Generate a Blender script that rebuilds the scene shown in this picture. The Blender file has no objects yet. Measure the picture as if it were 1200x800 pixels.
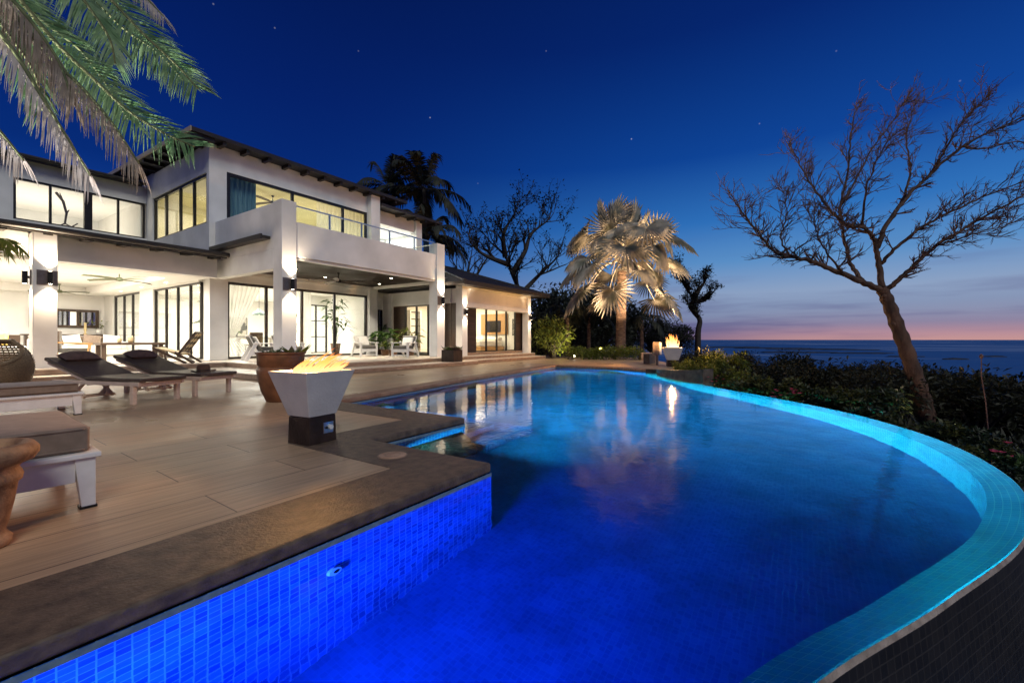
import bpy, bmesh, math, random
from mathutils import Vector, Matrix, noise
random.seed(7)
PI = math.pi
rad = math.radians
S = bpy.context.scene
COL = S.collection

# ------------------------------------------------------------------ frame of the place
# X runs along the house front, Y towards the house, Z up, the pool deck is z = 0, camera stands 1 m above it
FPX, CX, CY, HC = 508.0, 600.0, 398.0, 1.0
TH = math.atan2(340, 508)
FW = (math.cos(TH), math.sin(TH))
RT = (math.sin(TH), -math.cos(TH))


def at(px, py, d):
    """survey point: bearing px, height py, distance d metres"""
    u = (px - CX) / FPX
    return Vector(((FW[0] + u * RT[0]) * d, (FW[1] + u * RT[1]) * d, HC - (py - CY) / FPX * d))


# ------------------------------------------------------------------ materials
def nd(nt, typ, loc=(0, 0), **kw):
    n = nt.nodes.new(typ)
    n.location = loc
    for k, v in kw.items():
        setattr(n, k, v)
    return n


def new_mat(name):
    m = bpy.data.materials.new(name)
    m.use_nodes = True
    nt = m.node_tree
    nt.nodes.clear()
    out = nd(nt, 'ShaderNodeOutputMaterial')
    return m, nt, out


def rgb(c):
    return (c[0], c[1], c[2], 1.0)


def mat(name, c1, c2=None, rough=.6, scale=8., detail=6., bump=.0, bscale=None, metal=0., stretch=(1, 1, 1),
        spec=.5, dist=.02, sheen=0., trans=0., lo=.35, hi=.65):
    m, nt, out = new_mat(name)
    p = nd(nt, 'ShaderNodeBsdfPrincipled')
    p.inputs['Roughness'].default_value = rough
    p.inputs['Metallic'].default_value = metal
    p.inputs['Specular IOR Level'].default_value = spec
    if sheen:
        p.inputs['Sheen Weight'].default_value = sheen
    tc = nd(nt, 'ShaderNodeTexCoord')
    mp = nd(nt, 'ShaderNodeMapping')
    mp.inputs['Scale'].default_value = stretch
    nt.links.new(tc.outputs['Object'], mp.inputs['Vector'])
    nz = nd(nt, 'ShaderNodeTexNoise')
    nz.inputs['Scale'].default_value = scale
    nz.inputs['Detail'].default_value = detail
    nt.links.new(mp.outputs['Vector'], nz.inputs['Vector'])
    cr = nd(nt, 'ShaderNodeValToRGB')
    cr.color_ramp.elements[0].position = lo
    cr.color_ramp.elements[1].position = hi
    cr.color_ramp.elements[0].color = rgb(c1)
    cr.color_ramp.elements[1].color = rgb(c2 or c1)
    nt.links.new(nz.outputs['Fac'], cr.inputs['Fac'])
    nt.links.new(cr.outputs['Color'], p.inputs['Base Color'])
    if bump:
        n2 = nz
        if bscale:
            n2 = nd(nt, 'ShaderNodeTexNoise')
            n2.inputs['Scale'].default_value = bscale
            n2.inputs['Detail'].default_value = 8
            nt.links.new(mp.outputs['Vector'], n2.inputs['Vector'])
        b = nd(nt, 'ShaderNodeBump')
        b.inputs['Strength'].default_value = bump
        b.inputs['Distance'].default_value = dist
        nt.links.new(n2.outputs['Fac'], b.inputs['Height'])
        nt.links.new(b.outputs['Normal'], p.inputs['Normal'])
    sh = p.outputs[0]
    if trans:
        t = nd(nt, 'ShaderNodeBsdfTranslucent')
        nt.links.new(cr.outputs['Color'], t.inputs['Color'])
        mx = nd(nt, 'ShaderNodeMixShader')
        mx.inputs[0].default_value = trans
        nt.links.new(sh, mx.inputs[1])
        nt.links.new(t.outputs[0], mx.inputs[2])
        sh = mx.outputs[0]
    nt.links.new(sh, out.inputs['Surface'])
    return m


def mat_emit(name, c, s):
    m, nt, out = new_mat(name)
    e = nd(nt, 'ShaderNodeEmission')
    e.inputs['Color'].default_value = rgb(c)
    e.inputs['Strength'].default_value = s
    nt.links.new(e.outputs[0], out.inputs['Surface'])
    return m


def mat_glass(name, tint=(.93, .95, .94), ior=1.45, refl=1.0):
    m, nt, out = new_mat(name)
    t = nd(nt, 'ShaderNodeBsdfTransparent')
    t.inputs['Color'].default_value = rgb(tint)
    g = nd(nt, 'ShaderNodeBsdfGlossy')
    g.inputs['Roughness'].default_value = .01
    f = nd(nt, 'ShaderNodeFresnel')
    geo = nd(nt, 'ShaderNodeNewGeometry')
    io = nd(nt, 'ShaderNodeMapRange')       # a thin pane: both of its faces reflect alike
    io.inputs[3].default_value = ior
    io.inputs[4].default_value = 1 / ior
    nt.links.new(geo.outputs['Backfacing'], io.inputs[0])
    nt.links.new(io.outputs[0], f.inputs['IOR'])
    mu = nd(nt, 'ShaderNodeMath', operation='MULTIPLY')
    mu.inputs[1].default_value = refl
    nt.links.new(f.outputs[0], mu.inputs[0])
    mx = nd(nt, 'ShaderNodeMixShader')
    nt.links.new(mu.outputs[0], mx.inputs[0])
    nt.links.new(t.outputs[0], mx.inputs[1])
    nt.links.new(g.outputs[0], mx.inputs[2])
    nt.links.new(mx.outputs[0], out.inputs['Surface'])
    return m


def mat_tile(name, c1, c2, grout, size=.05, rough=.12, uv=True, mortar=.0032):
    """mosaic laid in metres through the UV map"""
    m, nt, out = new_mat(name)
    p = nd(nt, 'ShaderNodeBsdfPrincipled')
    p.inputs['Roughness'].default_value = rough
    tc = nd(nt, 'ShaderNodeTexCoord')
    br = nd(nt, 'ShaderNodeTexBrick')
    br.offset = 0
    br.squash = 1
    br.inputs['Scale'].default_value = 1
    br.inputs['Brick Width'].default_value = size
    br.inputs['Row Height'].default_value = size
    br.inputs['Mortar Size'].default_value = mortar
    br.inputs['Mortar Smooth'].default_value = .2
    br.inputs['Bias'].default_value = -.1
    br.inputs['Color1'].default_value = rgb(c1)
    br.inputs['Color2'].default_value = rgb(c2)
    br.inputs['Mortar'].default_value = rgb(grout)
    nt.links.new(tc.outputs['UV'], br.inputs['Vector'])
    nz = nd(nt, 'ShaderNodeTexNoise')
    nz.inputs['Scale'].default_value = 2.5
    nz.inputs['Detail'].default_value = 5
    nt.links.new(tc.outputs['UV'], nz.inputs['Vector'])
    mr = nd(nt, 'ShaderNodeMapRange')
    mr.inputs[1].default_value = .3
    mr.inputs[2].default_value = .7
    mr.inputs[3].default_value = .7
    mr.inputs[4].default_value = 1.15
    nt.links.new(nz.outputs['Fac'], mr.inputs[0])
    mx = nd(nt, 'ShaderNodeVectorMath', operation='SCALE')
    nt.links.new(br.outputs['Color'], mx.inputs[0])
    nt.links.new(mr.outputs[0], mx.inputs['Scale'])
    nt.links.new(mx.outputs[0], p.inputs['Base Color'])
    b = nd(nt, 'ShaderNodeBump')
    b.inputs['Strength'].default_value = .4
    b.inputs['Distance'].default_value = .002
    inv = nd(nt, 'ShaderNodeMath', operation='SUBTRACT')
    inv.inputs[0].default_value = 1
    nt.links.new(br.outputs['Fac'], inv.inputs[1])
    nt.links.new(inv.outputs[0], b.inputs['Height'])
    nt.links.new(b.outputs['Normal'], p.inputs['Normal'])
    nt.links.new(p.outputs[0], out.inputs['Surface'])
    return m


def mat_planks(name, c1, c2, gap, width, length, rough=.5, grain=.5, rot=0., spec=.4, gapw=.004, axis='XY'):
    m, nt, out = new_mat(name)
    p = nd(nt, 'ShaderNodeBsdfPrincipled')
    p.inputs['Specular IOR Level'].default_value = spec
    tc = nd(nt, 'ShaderNodeTexCoord')
    mp = nd(nt, 'ShaderNodeMapping')
    mp.inputs['Rotation'].default_value = (0, 0, rot) if axis == 'XY' else (PI / 2, 0, 0)
    nt.links.new(tc.outputs['Object'], mp.inputs['Vector'])
    br = nd(nt, 'ShaderNodeTexBrick')
    br.offset = .37
    br.offset_frequency = 2
    br.inputs['Scale'].default_value = 1
    br.inputs['Brick Width'].default_value = length
    br.inputs['Row Height'].default_value = width
    br.inputs['Mortar Size'].default_value = gapw
    br.inputs['Mortar Smooth'].default_value = .1
    br.inputs['Color1'].default_value = rgb(c1)
    br.inputs['Color2'].default_value = rgb(c2)
    br.inputs['Mortar'].default_value = rgb(gap)
    nt.links.new(mp.outputs['Vector'], br.inputs['Vector'])
    m2 = nd(nt, 'ShaderNodeMapping')
    m2.inputs['Scale'].default_value = (.9, 14, 14)
    nt.links.new(mp.outputs['Vector'], m2.inputs['Vector'])
    nz = nd(nt, 'ShaderNodeTexNoise')
    nz.inputs['Scale'].default_value = 2.2
    nz.inputs['Detail'].default_value = 9
    nz.inputs['Distortion'].default_value = .6
    nt.links.new(m2.outputs['Vector'], nz.inputs['Vector'])
    n3 = nd(nt, 'ShaderNodeTexNoise')
    n3.inputs['Scale'].default_value = .9
    n3.inputs['Detail'].default_value = 4
    nt.links.new(mp.outputs['Vector'], n3.inputs['Vector'])
    ad = nd(nt, 'ShaderNodeMath', operation='ADD')
    nt.links.new(nz.outputs['Fac'], ad.inputs[0])
    nt.links.new(n3.outputs['Fac'], ad.inputs[1])
    mr = nd(nt, 'ShaderNodeMapRange')
    mr.inputs[1].default_value = .7
    mr.inputs[2].default_value = 1.3
    mr.inputs[3].default_value = 1 - grain
    mr.inputs[4].default_value = 1 + grain
    nt.links.new(ad.outputs[0], mr.inputs[0])
    sc = nd(nt, 'ShaderNodeVectorMath', operation='SCALE')
    nt.links.new(br.outputs['Color'], sc.inputs[0])
    nt.links.new(mr.outputs[0], sc.inputs['Scale'])
    nt.links.new(sc.outputs[0], p.inputs['Base Color'])
    r2 = nd(nt, 'ShaderNodeMapRange')
    r2.inputs[1].default_value = .3
    r2.inputs[2].default_value = .7
    r2.inputs[3].default_value = rough - .12
    r2.inputs[4].default_value = rough + .15
    nt.links.new(n3.outputs['Fac'], r2.inputs[0])
    nt.links.new(r2.outputs[0], p.inputs['Roughness'])
    b = nd(nt, 'ShaderNodeBump')
    b.inputs['Strength'].default_value = .35
    b.inputs['Distance'].default_value = .006
    sb = nd(nt, 'ShaderNodeMath', operation='SUBTRACT')
    nt.links.new(nz.outputs['Fac'], sb.inputs[0])
    nt.links.new(br.outputs['Fac'], sb.inputs[1])
    nt.links.new(sb.outputs[0], b.inputs['Height'])
    nt.links.new(b.outputs['Normal'], p.inputs['Normal'])
    nt.links.new(p.outputs[0], out.inputs['Surface'])
    return m


def mat_water(name, refr=(.82, .93, 1.), rough=.065, wscale=2.2, wstr=.11, dist=.05, ior=1.333, fine=.5):
    m, nt, out = new_mat(name)
    tc = nd(nt, 'ShaderNodeTexCoord')
    n1 = nd(nt, 'ShaderNodeTexNoise')
    n1.inputs['Scale'].default_value = wscale
    n1.inputs['Detail'].default_value = 3
    n2 = nd(nt, 'ShaderNodeTexNoise')
    n2.inputs['Scale'].default_value = wscale * 6
    n2.inputs['Detail'].default_value = 2
    for n in (n1, n2):
        nt.links.new(tc.outputs['Object'], n.inputs['Vector'])
    ma = nd(nt, 'ShaderNodeMath', operation='MULTIPLY_ADD')
    ma.inputs[1].default_value = fine * .3
    nt.links.new(n2.outputs['Fac'], ma.inputs[0])
    nt.links.new(n1.outputs['Fac'], ma.inputs[2])
    b = nd(nt, 'ShaderNodeBump')
    b.inputs['Strength'].default_value = wstr
    b.inputs['Distance'].default_value = dist
    nt.links.new(ma.outputs[0], b.inputs['Height'])
    r = nd(nt, 'ShaderNodeBsdfRefraction')
    r.inputs['IOR'].default_value = ior
    r.inputs['Roughness'].default_value = .075
    r.inputs['Color'].default_value = rgb(refr)
    g = nd(nt, 'ShaderNodeBsdfGlossy')
    g.inputs['Roughness'].default_value = rough
    f = nd(nt, 'ShaderNodeFresnel')
    f.inputs['IOR'].default_value = ior
    for n in (r, g, f):
        nt.links.new(b.outputs['Normal'], n.inputs['Normal'])
    mx = nd(nt, 'ShaderNodeMixShader')
    nt.links.new(f.outputs[0], mx.inputs[0])
    nt.links.new(r.outputs[0], mx.inputs[1])
    nt.links.new(g.outputs[0], mx.inputs[2])
    nt.links.new(mx.outputs[0], out.inputs['Surface'])
    return m


def mat_flame(name, h, power):
    """a flame gives off light: white-hot at the foot, orange at the tips, thinner towards its edges"""
    m, nt, out = new_mat(name)
    tc = nd(nt, 'ShaderNodeTexCoord')
    sx = nd(nt, 'ShaderNodeSeparateXYZ')
    nt.links.new(tc.outputs['Object'], sx.inputs[0])
    mr = nd(nt, 'ShaderNodeMapRange')
    mr.inputs[1].default_value = 0
    mr.inputs[2].default_value = h
    nt.links.new(sx.outputs['Z'], mr.inputs[0])
    cr = nd(nt, 'ShaderNodeValToRGB')
    e = cr.color_ramp.elements
    e[0].position, e[0].color = 0, (1, .70, .34, 1)
    e[1].position, e[1].color = 1, (1, .16, .02, 1)
    k = e.new(.45)
    k.color = (1, .40, .09, 1)
    nt.links.new(mr.outputs[0], cr.inputs['Fac'])
    em = nd(nt, 'ShaderNodeEmission')
    em.inputs['Strength'].default_value = power
    nt.links.new(cr.outputs[0], em.inputs['Color'])
    tr = nd(nt, 'ShaderNodeBsdfTransparent')
    lw = nd(nt, 'ShaderNodeLayerWeight')
    lw.inputs['Blend'].default_value = .35
    ad = nd(nt, 'ShaderNodeMath', operation='MULTIPLY_ADD')
    ad.inputs[1].default_value = .45
    nt.links.new(mr.outputs[0], ad.inputs[0])
    nt.links.new(lw.outputs['Facing'], ad.inputs[2])
    ad.use_clamp = True
    mx = nd(nt, 'ShaderNodeMixShader')
    nt.links.new(ad.outputs[0], mx.inputs[0])
    nt.links.new(em.outputs[0], mx.inputs[1])
    nt.links.new(tr.outputs[0], mx.inputs[2])
    nt.links.new(mx.outputs[0], out.inputs['Surface'])
    return m


def mat_sheer(name, c, alpha=.45):
    m, nt, out = new_mat(name)
    d = nd(nt, 'ShaderNodeBsdfDiffuse')
    d.inputs['Color'].default_value = rgb(c)
    t = nd(nt, 'ShaderNodeBsdfTranslucent')
    t.inputs['Color'].default_value = rgb(c)
    a = nd(nt, 'ShaderNodeMixShader')
    a.inputs[0].default_value = .5
    nt.links.new(d.outputs[0], a.inputs[1])
    nt.links.new(t.outputs[0], a.inputs[2])
    tr = nd(nt, 'ShaderNodeBsdfTransparent')
    mx = nd(nt, 'ShaderNodeMixShader')
    mx.inputs[0].default_value = alpha
    nt.links.new(a.outputs[0], mx.inputs[1])
    nt.links.new(tr.outputs[0], mx.inputs[2])
    nt.links.new(mx.outputs[0], out.inputs['Surface'])
    return m


M = {}
M['stucco'] = mat('white stucco', (.68, .68, .65), (.86, .855, .83), .75, .9, 10, .25, 40, dist=.004)
M['inner'] = mat('interior plaster', (.79, .775, .73), (.83, .815, .775), .8, 2)
M['inner_lit'] = mat('interior plaster in yellow light', (.72, .66, .42), (.78, .72, .50), .8, 2)  # plaster with the yellowish light of the upper room put into its colour
M['floor_in'] = mat('interior stone floor', (.50, .45, .38), (.60, .55, .47), .25, 2)
M['bronze'] = mat('dark bronze aluminium', (.022, .019, .017), (.035, .03, .026), .35, 20, metal=.3)
M['darkwood'] = mat_planks('dark wood soffit', (.020, .012, .008), (.012, .008, .006), (.01, .008, .006), .14, 2.4, .5, .4, spec=.12)
M['slatwood'] = mat_planks('dark wood cladding', (.07, .042, .028), (.045, .028, .02), (.008, .006, .005), .12, 3., .5, .4, axis='XZ')
M['roof'] = mat('dark roof tile', (.012, .011, .011), (.03, .026, .024), .55, 6, 6, .6, 14, stretch=(1, 3, 1))
M['fascia'] = mat('dark timber fascia', (.016, .012, .010), (.032, .025, .02), .5, 5, stretch=(1, 8, 8))
M['copper'] = mat('pale timber barge', (.38, .30, .21), (.5, .41, .3), .5, 5, stretch=(1, 8, 8))
M['glass'] = mat_glass('window glass')
M['railglass'] = mat_glass('rail glass', (.93, .96, .96), 1.4, .6)
M['steel'] = mat('brushed steel', (.55, .55, .55), (.65, .65, .65), .3, 30, metal=1.)
M['deck'] = mat_planks('timber look deck paving', (.50, .345, .215), (.42, .285, .175), (.09, .06, .04), .46, 1.8, .37, .30, rot=rad(1.5))
M['terrace'] = mat_planks('pale terrace stone', (.62, .54, .44), (.55, .47, .38), (.22, .17, .13), .46, 1.8, .36, .2, rot=rad(1.5))
M['riser'] = mat('brown step stone', (.22, .14, .09), (.34, .24, .17), .55, 5, 7, .3, 30, stretch=(1, 3, 3))
M['coping'] = mat('rough brown coping stone', (.06, .041, .029), (.20, .138, .09), .5, 13, 15, .55, 60, dist=.010, lo=.26, hi=.76)
M['bankstone'] = mat('reddish bank coping', (.24, .13, .08), (.36, .23, .15), .5, 3, 9, .4, 20, stretch=(1, 4, 1))
M['tile'] = mat_tile('blue glass mosaic', (.012, .07, .34), (.05, .22, .70), (.22, .42, .66), .05)
M['tile_floor'] = mat_tile('blue glass mosaic floor', (.013, .105, .29), (.019, .14, .36), (.03, .16, .36), .034, mortar=.002)
M['tile_rim'] = mat_tile('cyan lit glass mosaic rim', (.032, .20, .33), (.048, .27, .42), (.28, .45, .5), .05)  # blue mosaic with the cyan glow of the pool light put into its colour
M['tile_out'] = mat_tile('dark outer mosaic', (.010, .009, .010), (.02, .017, .016), (.035, .03, .026), .05, .5)
M['wallstone'] = mat('dark planter stone', (.06, .045, .035), (.13, .10, .075), .7, 6, 8, .7, 18)
M['waterline'] = mat('pale waterline tile', (.12, .2, .28), (.2, .3, .38), .3, 30)
M['water'] = mat_water('pool water')
M['soil'] = mat('dark garden soil', (.018, .014, .010), (.05, .04, .028), .95, 3, 8, .8, 12, dist=.05)
M['rock'] = mat('wet reef rock', (.012, .012, .013), (.03, .03, .032), .6, 1, 8, 1., 2)
M['conc'] = mat('white painted concrete bowl', (.60, .57, .55), (.70, .67, .64), .55, 4, 6, .15, 40)
M['conc_base'] = mat('dark brown pedestal', (.022, .013, .009), (.045, .027, .02), .45, 5, spec=.25, bump=.3, bscale=30)
M['lava'] = mat('lava gravel', (.02, .018, .016), (.05, .045, .04), .9, 30, 6, 1, 40)
M['terracotta'] = mat('weathered terracotta', (.17, .075, .035), (.48, .27, .14), .7, 14, 12, .6, 70, dist=.008, lo=.32, hi=.66)
M['potdark'] = mat('brown glazed clay', (.10, .045, .022), (.22, .10, .045), .45, 5, 8, .4, 16, dist=.01)
M['whitewood'] = mat('white painted wood', (.74, .72, .68), (.82, .80, .77), .45, 10, bump=.1, bscale=60, dist=.002)
M['palewood'] = mat('pale limed wood', (.62, .47, .37), (.72, .58, .47), .55, 6, stretch=(8, 1, 8), bump=.15)
M['taupe'] = mat('taupe outdoor fabric', (.20, .145, .105), (.26, .19, .14), .9, 14, 6, .35, 260, dist=.002, sheen=.2)
M['greyfab'] = mat('grey seat fabric', (.085, .08, .07), (.12, .112, .10), .9, 14, 5, .3, 200, dist=.002)
M['whitefab'] = mat('white cushion fabric', (.70, .67, .60), (.78, .75, .68), .9, 10, 5, .3, 120, dist=.003)
M['yellowfab'] = mat('yellow cushion fabric', (.75, .55, .12), (.8, .6, .18), .9, 10)
M['darksling'] = mat('dark brown sling fabric', (.065, .046, .034), (.095, .068, .05), .40, 20, 5, .2, 240, dist=.002)
M['darkpillow'] = mat('dark brown pillow', (.10, .062, .048), (.15, .095, .075), .7, 14, 4, .3, 60)
M['felt'] = mat('brown felt', (.085, .045, .025), (.12, .065, .038), .85, 10)
M['brownwood'] = mat('dark stained wood', (.045, .026, .016), (.08, .048, .03), .4, 6, stretch=(10, 1, 10))
M['honeywood'] = mat('honey wood', (.40, .22, .08), (.52, .30, .12), .45, 6, stretch=(10, 1, 10))
M['wicker'] = mat('natural wicker', (.16, .105, .05), (.34, .24, .13), .6, 30, 4, .8, 60, stretch=(1, 1, 4))
M['pinkfab'] = mat('coral printed fabric', (.62, .14, .10), (.75, .45, .36), .9, 18)
M['black'] = mat('black metal', (.012, .011, .010), (.02, .018, .016), .4, 20, metal=.4)
M['plate'] = mat('bronze grey plate', (.16, .13, .11), (.2, .17, .15), .4, 20, metal=.5)
M['lamp'] = mat_emit('lamp glow', (1, .86, .66), 30)
M['lampsoft'] = mat_emit('soft lamp glow', (1, .88, .68), 6)
M['poollamp'] = mat_emit('pool lamp glow', (.55, .9, 1), 5)
M['poollampblue'] = mat_emit('blue pool lamp glow', (.05, .15, 1), 6)
M['sheer'] = mat_sheer('sheer white curtain', (.86, .83, .77), .3)
M['teal'] = mat('teal curtain', (.08, .19, .24), (.20, .33, .38), .8, 8, stretch=(6, 6, .2))
M['mirror'] = mat('mirror glass', (.8, .8, .78), None, .02, 2, metal=1.)
M['rattan'] = mat('woven cane', (.45, .33, .17), (.55, .42, .24), .7, 30)
M['patina'] = mat('verdigris metal', (.10, .12, .06), (.16, .17, .10), .5, 12, metal=.4)
M['green'] = mat('garden leaf', (.030, .075, .015), (.085, .15, .03), .5, 3, trans=.35)
M['lime'] = mat('lime leaf', (.10, .15, .02), (.20, .22, .03), .5, 4, trans=.35)
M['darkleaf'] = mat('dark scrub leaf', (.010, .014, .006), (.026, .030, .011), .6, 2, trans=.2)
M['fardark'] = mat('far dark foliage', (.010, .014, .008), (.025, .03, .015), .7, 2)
M['frondgreen'] = mat('palm frond green', (.08, .18, .07), (.22, .34, .17), .45, 5, trans=.3)
M['frondbrown'] = mat('palm frond straw', (.17, .13, .095), (.33, .27, .22), .6, 6, trans=.25)
M['frondpale'] = mat('palm frond pale grey', (.34, .29, .25), (.46, .42, .40), .6, 6, trans=.25)
M['rachis'] = mat('frond stalk', (.10, .12, .06), (.17, .18, .09), .8, 8, spec=.1)
M['fan'] = mat('silver fan leaf', (.13, .14, .11), (.46, .43, .37), .5, 1.3, 5, trans=.08)
M['petiole'] = mat('fan stalk', (.40, .36, .28), (.5, .46, .36), .5, 5)
M['palmbark'] = mat('palm bark', (.09, .055, .038), (.24, .16, .11), .8, 5, 8, .9, 7, stretch=(1, 1, 4), dist=.05)
M['bark'] = mat('brown tree bark', (.04, .021, .013), (.105, .056, .034), .8, 6, 9, 1., 14, stretch=(1, 1, .35), dist=.04)
M['twig'] = mat('reddish twig', (.085, .042, .033), (.13, .068, .052), .7, 6)
M['farbark'] = mat('dark far bark', (.02, .015, .012), (.035, .027, .02), .8, 6)
M['flower'] = mat('pink blossom', (.65, .04, .10), (.75, .12, .2), .6, 10, trans=.3)
M['flax'] = mat('bronze strap leaf', (.09, .06, .025), (.20, .15, .06), .5, 4, trans=.2)
M['succulent'] = mat('succulent leaf', (.10, .14, .07), (.22, .22, .14), .5, 6)
M['succred'] = mat('reddish succulent leaf', (.16, .08, .07), (.26, .15, .12), .5, 6)
M['kerbbrick'] = mat('kerb brick', (.40, .24, .15), (.55, .36, .24), .7, 6, 6, .5, 20)
M['sisal'] = mat('candle wax', (.72, .56, .28), None, .5)
M['art'] = mat('dark wall print', (.10, .10, .09), (.45, .42, .36), .7, 3, lo=.48, hi=.52)

# ------------------------------------------------------------------ mesh building


class MB:
    def __init__(self):
        self.v, self.f, self.uv = [], [], {}

    def add(self, vs, fs):
        n = len(self.v)
        self.v += [tuple(p) for p in vs]
        self.f += [tuple(i + n for i in q) for q in fs]
        return n

    def box(self, x0, x1, y0, y1, z0, z1, rot=None, mat4=None):
        vs = [(x, y, z) for z in (z0, z1) for y in (y0, y1) for x in (x0, x1)]
        if mat4 is not None:
            vs = [mat4 @ Vector(p) for p in vs]
        self.add(vs, [(0, 2, 3, 1), (4, 5, 7, 6), (0, 1, 5, 4), (2, 6, 7, 3), (0, 4, 6, 2), (1, 3, 7, 5)])
        return self

    def bar(self, a, b, w, h=None, up=(0, 0, 1)):
        """square bar from a to b"""
        a, b = Vector(a), Vector(b)
        h = h or w
        t = (b - a).normalized()
        u = Vector(up)
        if abs(t.dot(u)) > .98:
            u = Vector((0, 1, 0))
        s = t.cross(u).normalized()
        u = s.cross(t).normalized()
        vs = [p + s * (i * w / 2) + u * (j * h / 2) for p in (a, b) for j in (-1, 1) for i in (-1, 1)]
        self.add(vs, [(0, 2, 3, 1), (4, 5, 7, 6), (0, 1, 5, 4), (2, 6, 7, 3), (0, 4, 6, 2), (1, 3, 7, 5)])
        return self

    def tube(self, pts, rads, n=8, cap=True):
        pts = [Vector(p) for p in pts]
        if not hasattr(rads, '__len__'):
            rads = [rads] * len(pts)
        base = len(self.v)
        prev = None
        for i, p in enumerate(pts):
            t = (pts[min(i + 1, len(pts) - 1)] - pts[max(i - 1, 0)])
            t = t.normalized() if t.length > 1e-9 else Vector((0, 0, 1))
            if prev is None:
                u = Vector((0, 0, 1)) if abs(t.z) < .9 else Vector((1, 0, 0))
                s = t.cross(u).normalized()
            else:
                s = prev - t * prev.dot(t)
                s = s.normalized() if s.length > 1e-6 else t.orthogonal().normalized()
            prev = s
            q = t.cross(s)
            for k in range(n):
                a = 2 * PI * k / n
                self.v.append(tuple(p + (s * math.cos(a) + q * math.sin(a)) * rads[i]))
        for i in range(len(pts) - 1):
            for k in range(n):
                a, b = base + i * n + k, base + i * n + (k + 1) % n
                self.f.append((a, b, b + n, a + n))
        if cap:
            self.f.append(tuple(base + k for k in range(n))[::-1])
            e = base + (len(pts) - 1) * n
            self.f.append(tuple(e + k for k in range(n)))
        return self

    def lathe(self, prof, n=32, c=(0, 0, 0), cap=True):
        base = len(self.v)
        for r, z in prof:
            for k in range(n):
                a = 2 * PI * k / n
                self.v.append((c[0] + r * math.cos(a), c[1] + r * math.sin(a), c[2] + z))
        for i in range(len(prof) - 1):
            for k in range(n):
                a, b = base + i * n + k, base + i * n + (k + 1) % n
                self.f.append((a, b, b + n, a + n))
        if cap:
            self.f.append(tuple(base + k for k in range(n))[::-1])
            e = base + (len(prof) - 1) * n
            self.f.append(tuple(e + k for k in range(n)))
        return self

    def prism(self, poly, z0, z1):
        n = len(poly)
        b = self.add([(x, y, z0) for x, y in poly] + [(x, y, z1) for x, y in poly], [])
        self.f.append(tuple(b + i for i in range(n))[::-1])
        self.f.append(tuple(b + n + i for i in range(n)))
        for i in range(n):
            j = (i + 1) % n
            self.f.append((b + i, b + j, b + n + j, b + n + i))
        return self

    def frustum(self, s0, s1, z0, z1, c=(0, 0), rot=0):
        vs = []
        for s, z in ((s0, z0), (s1, z1)):
            for i, j in ((-1, -1), (1, -1), (1, 1), (-1, 1)):
                x, y = i * s / 2, j * s / 2
                vs.append((c[0] + x * math.cos(rot) - y * math.sin(rot), c[1] + x * math.sin(rot) + y * math.cos(rot), z))
        self.add(vs, [(3, 2, 1, 0), (4, 5, 6, 7), (0, 1, 5, 4), (1, 2, 6, 5), (2, 3, 7, 6), (3, 0, 4, 7)])
        return self

    def leaf(self, p, d, n, L, W, fold=.0, droop=0.):
        """one pointed leaf of two quads"""
        d = d.normalized()
        s = d.cross(n)
        s = s.normalized() if s.length > 1e-6 else d.orthogonal().normalized()
        u = s.cross(d)
        mid = p + d * (L * .5) + u * fold
        tip = p + d * L + Vector((0, 0, -droop * L))
        self.add([p, mid + s * (W / 2), tip, mid - s * (W / 2)], [(0, 1, 2, 3)])
        return self

    def build(self, name, m, parent=None, bevel=0., smooth=False, seg=2, off=None, weld=False):
        me = bpy.data.meshes.new(name)
        o0 = Vector((0, 0, 0))
        if off is not None:
            o0 = Vector(off)
        elif parent is not None:
            q = parent
            while q is not None:
                o0 = o0 + q.location
                q = q.parent
        me.from_pydata([Vector(p) - o0 for p in self.v], [], self.f)
        if isinstance(m, (list, tuple)):
            for k in m:
                me.materials.append(k)
        else:
            me.materials.append(m)
        o = bpy.data.objects.new(name, me)
        COL.objects.link(o)
        if parent is not None:
            o.parent = parent
        if bevel:
            b = o.modifiers.new('edge', 'BEVEL')
            b.width = bevel
            b.segments = seg
            b.limit_method = 'ANGLE'
            b.angle_limit = rad(40)
        if smooth:
            for p in me.polygons:
                p.use_smooth = True
        return o


def tag(o, label=None, cat=None, group=None, kind=None):
    if label:
        o['label'] = label
    if cat:
        o['category'] = cat
    if group:
        o['group'] = group
    if kind:
        o['kind'] = kind
    return o


def thing(name, label, cat, loc=(0, 0, 0), rz=0., group=None):
    o = bpy.data.objects.new(name, None)
    o.empty_display_size = .2
    COL.objects.link(o)
    o.location = loc
    o.rotation_euler = (0, 0, rz)
    return tag(o, label, cat, group)


def dup(root, loc=None, rz=None, label=None, scale=None):
    r = root.copy()
    COL.objects.link(r)
    if loc is not None:
        r.location = loc
    if rz is not None:
        r.rotation_euler = (0, 0, rz)
    if scale is not None:
        r.scale = scale if hasattr(scale, '__len__') else (scale,) * 3
    if label:
        r['label'] = label
    for ch in list(root.children):
        c = ch.copy()
        COL.objects.link(c)
        c.parent = r
        for g in list(ch.children):
            d = g.copy()
            COL.objects.link(d)
            d.parent = c
    return r


def boxes(lst):
    b = MB()
    for q in lst:
        b.box(*q)
    return b


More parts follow.
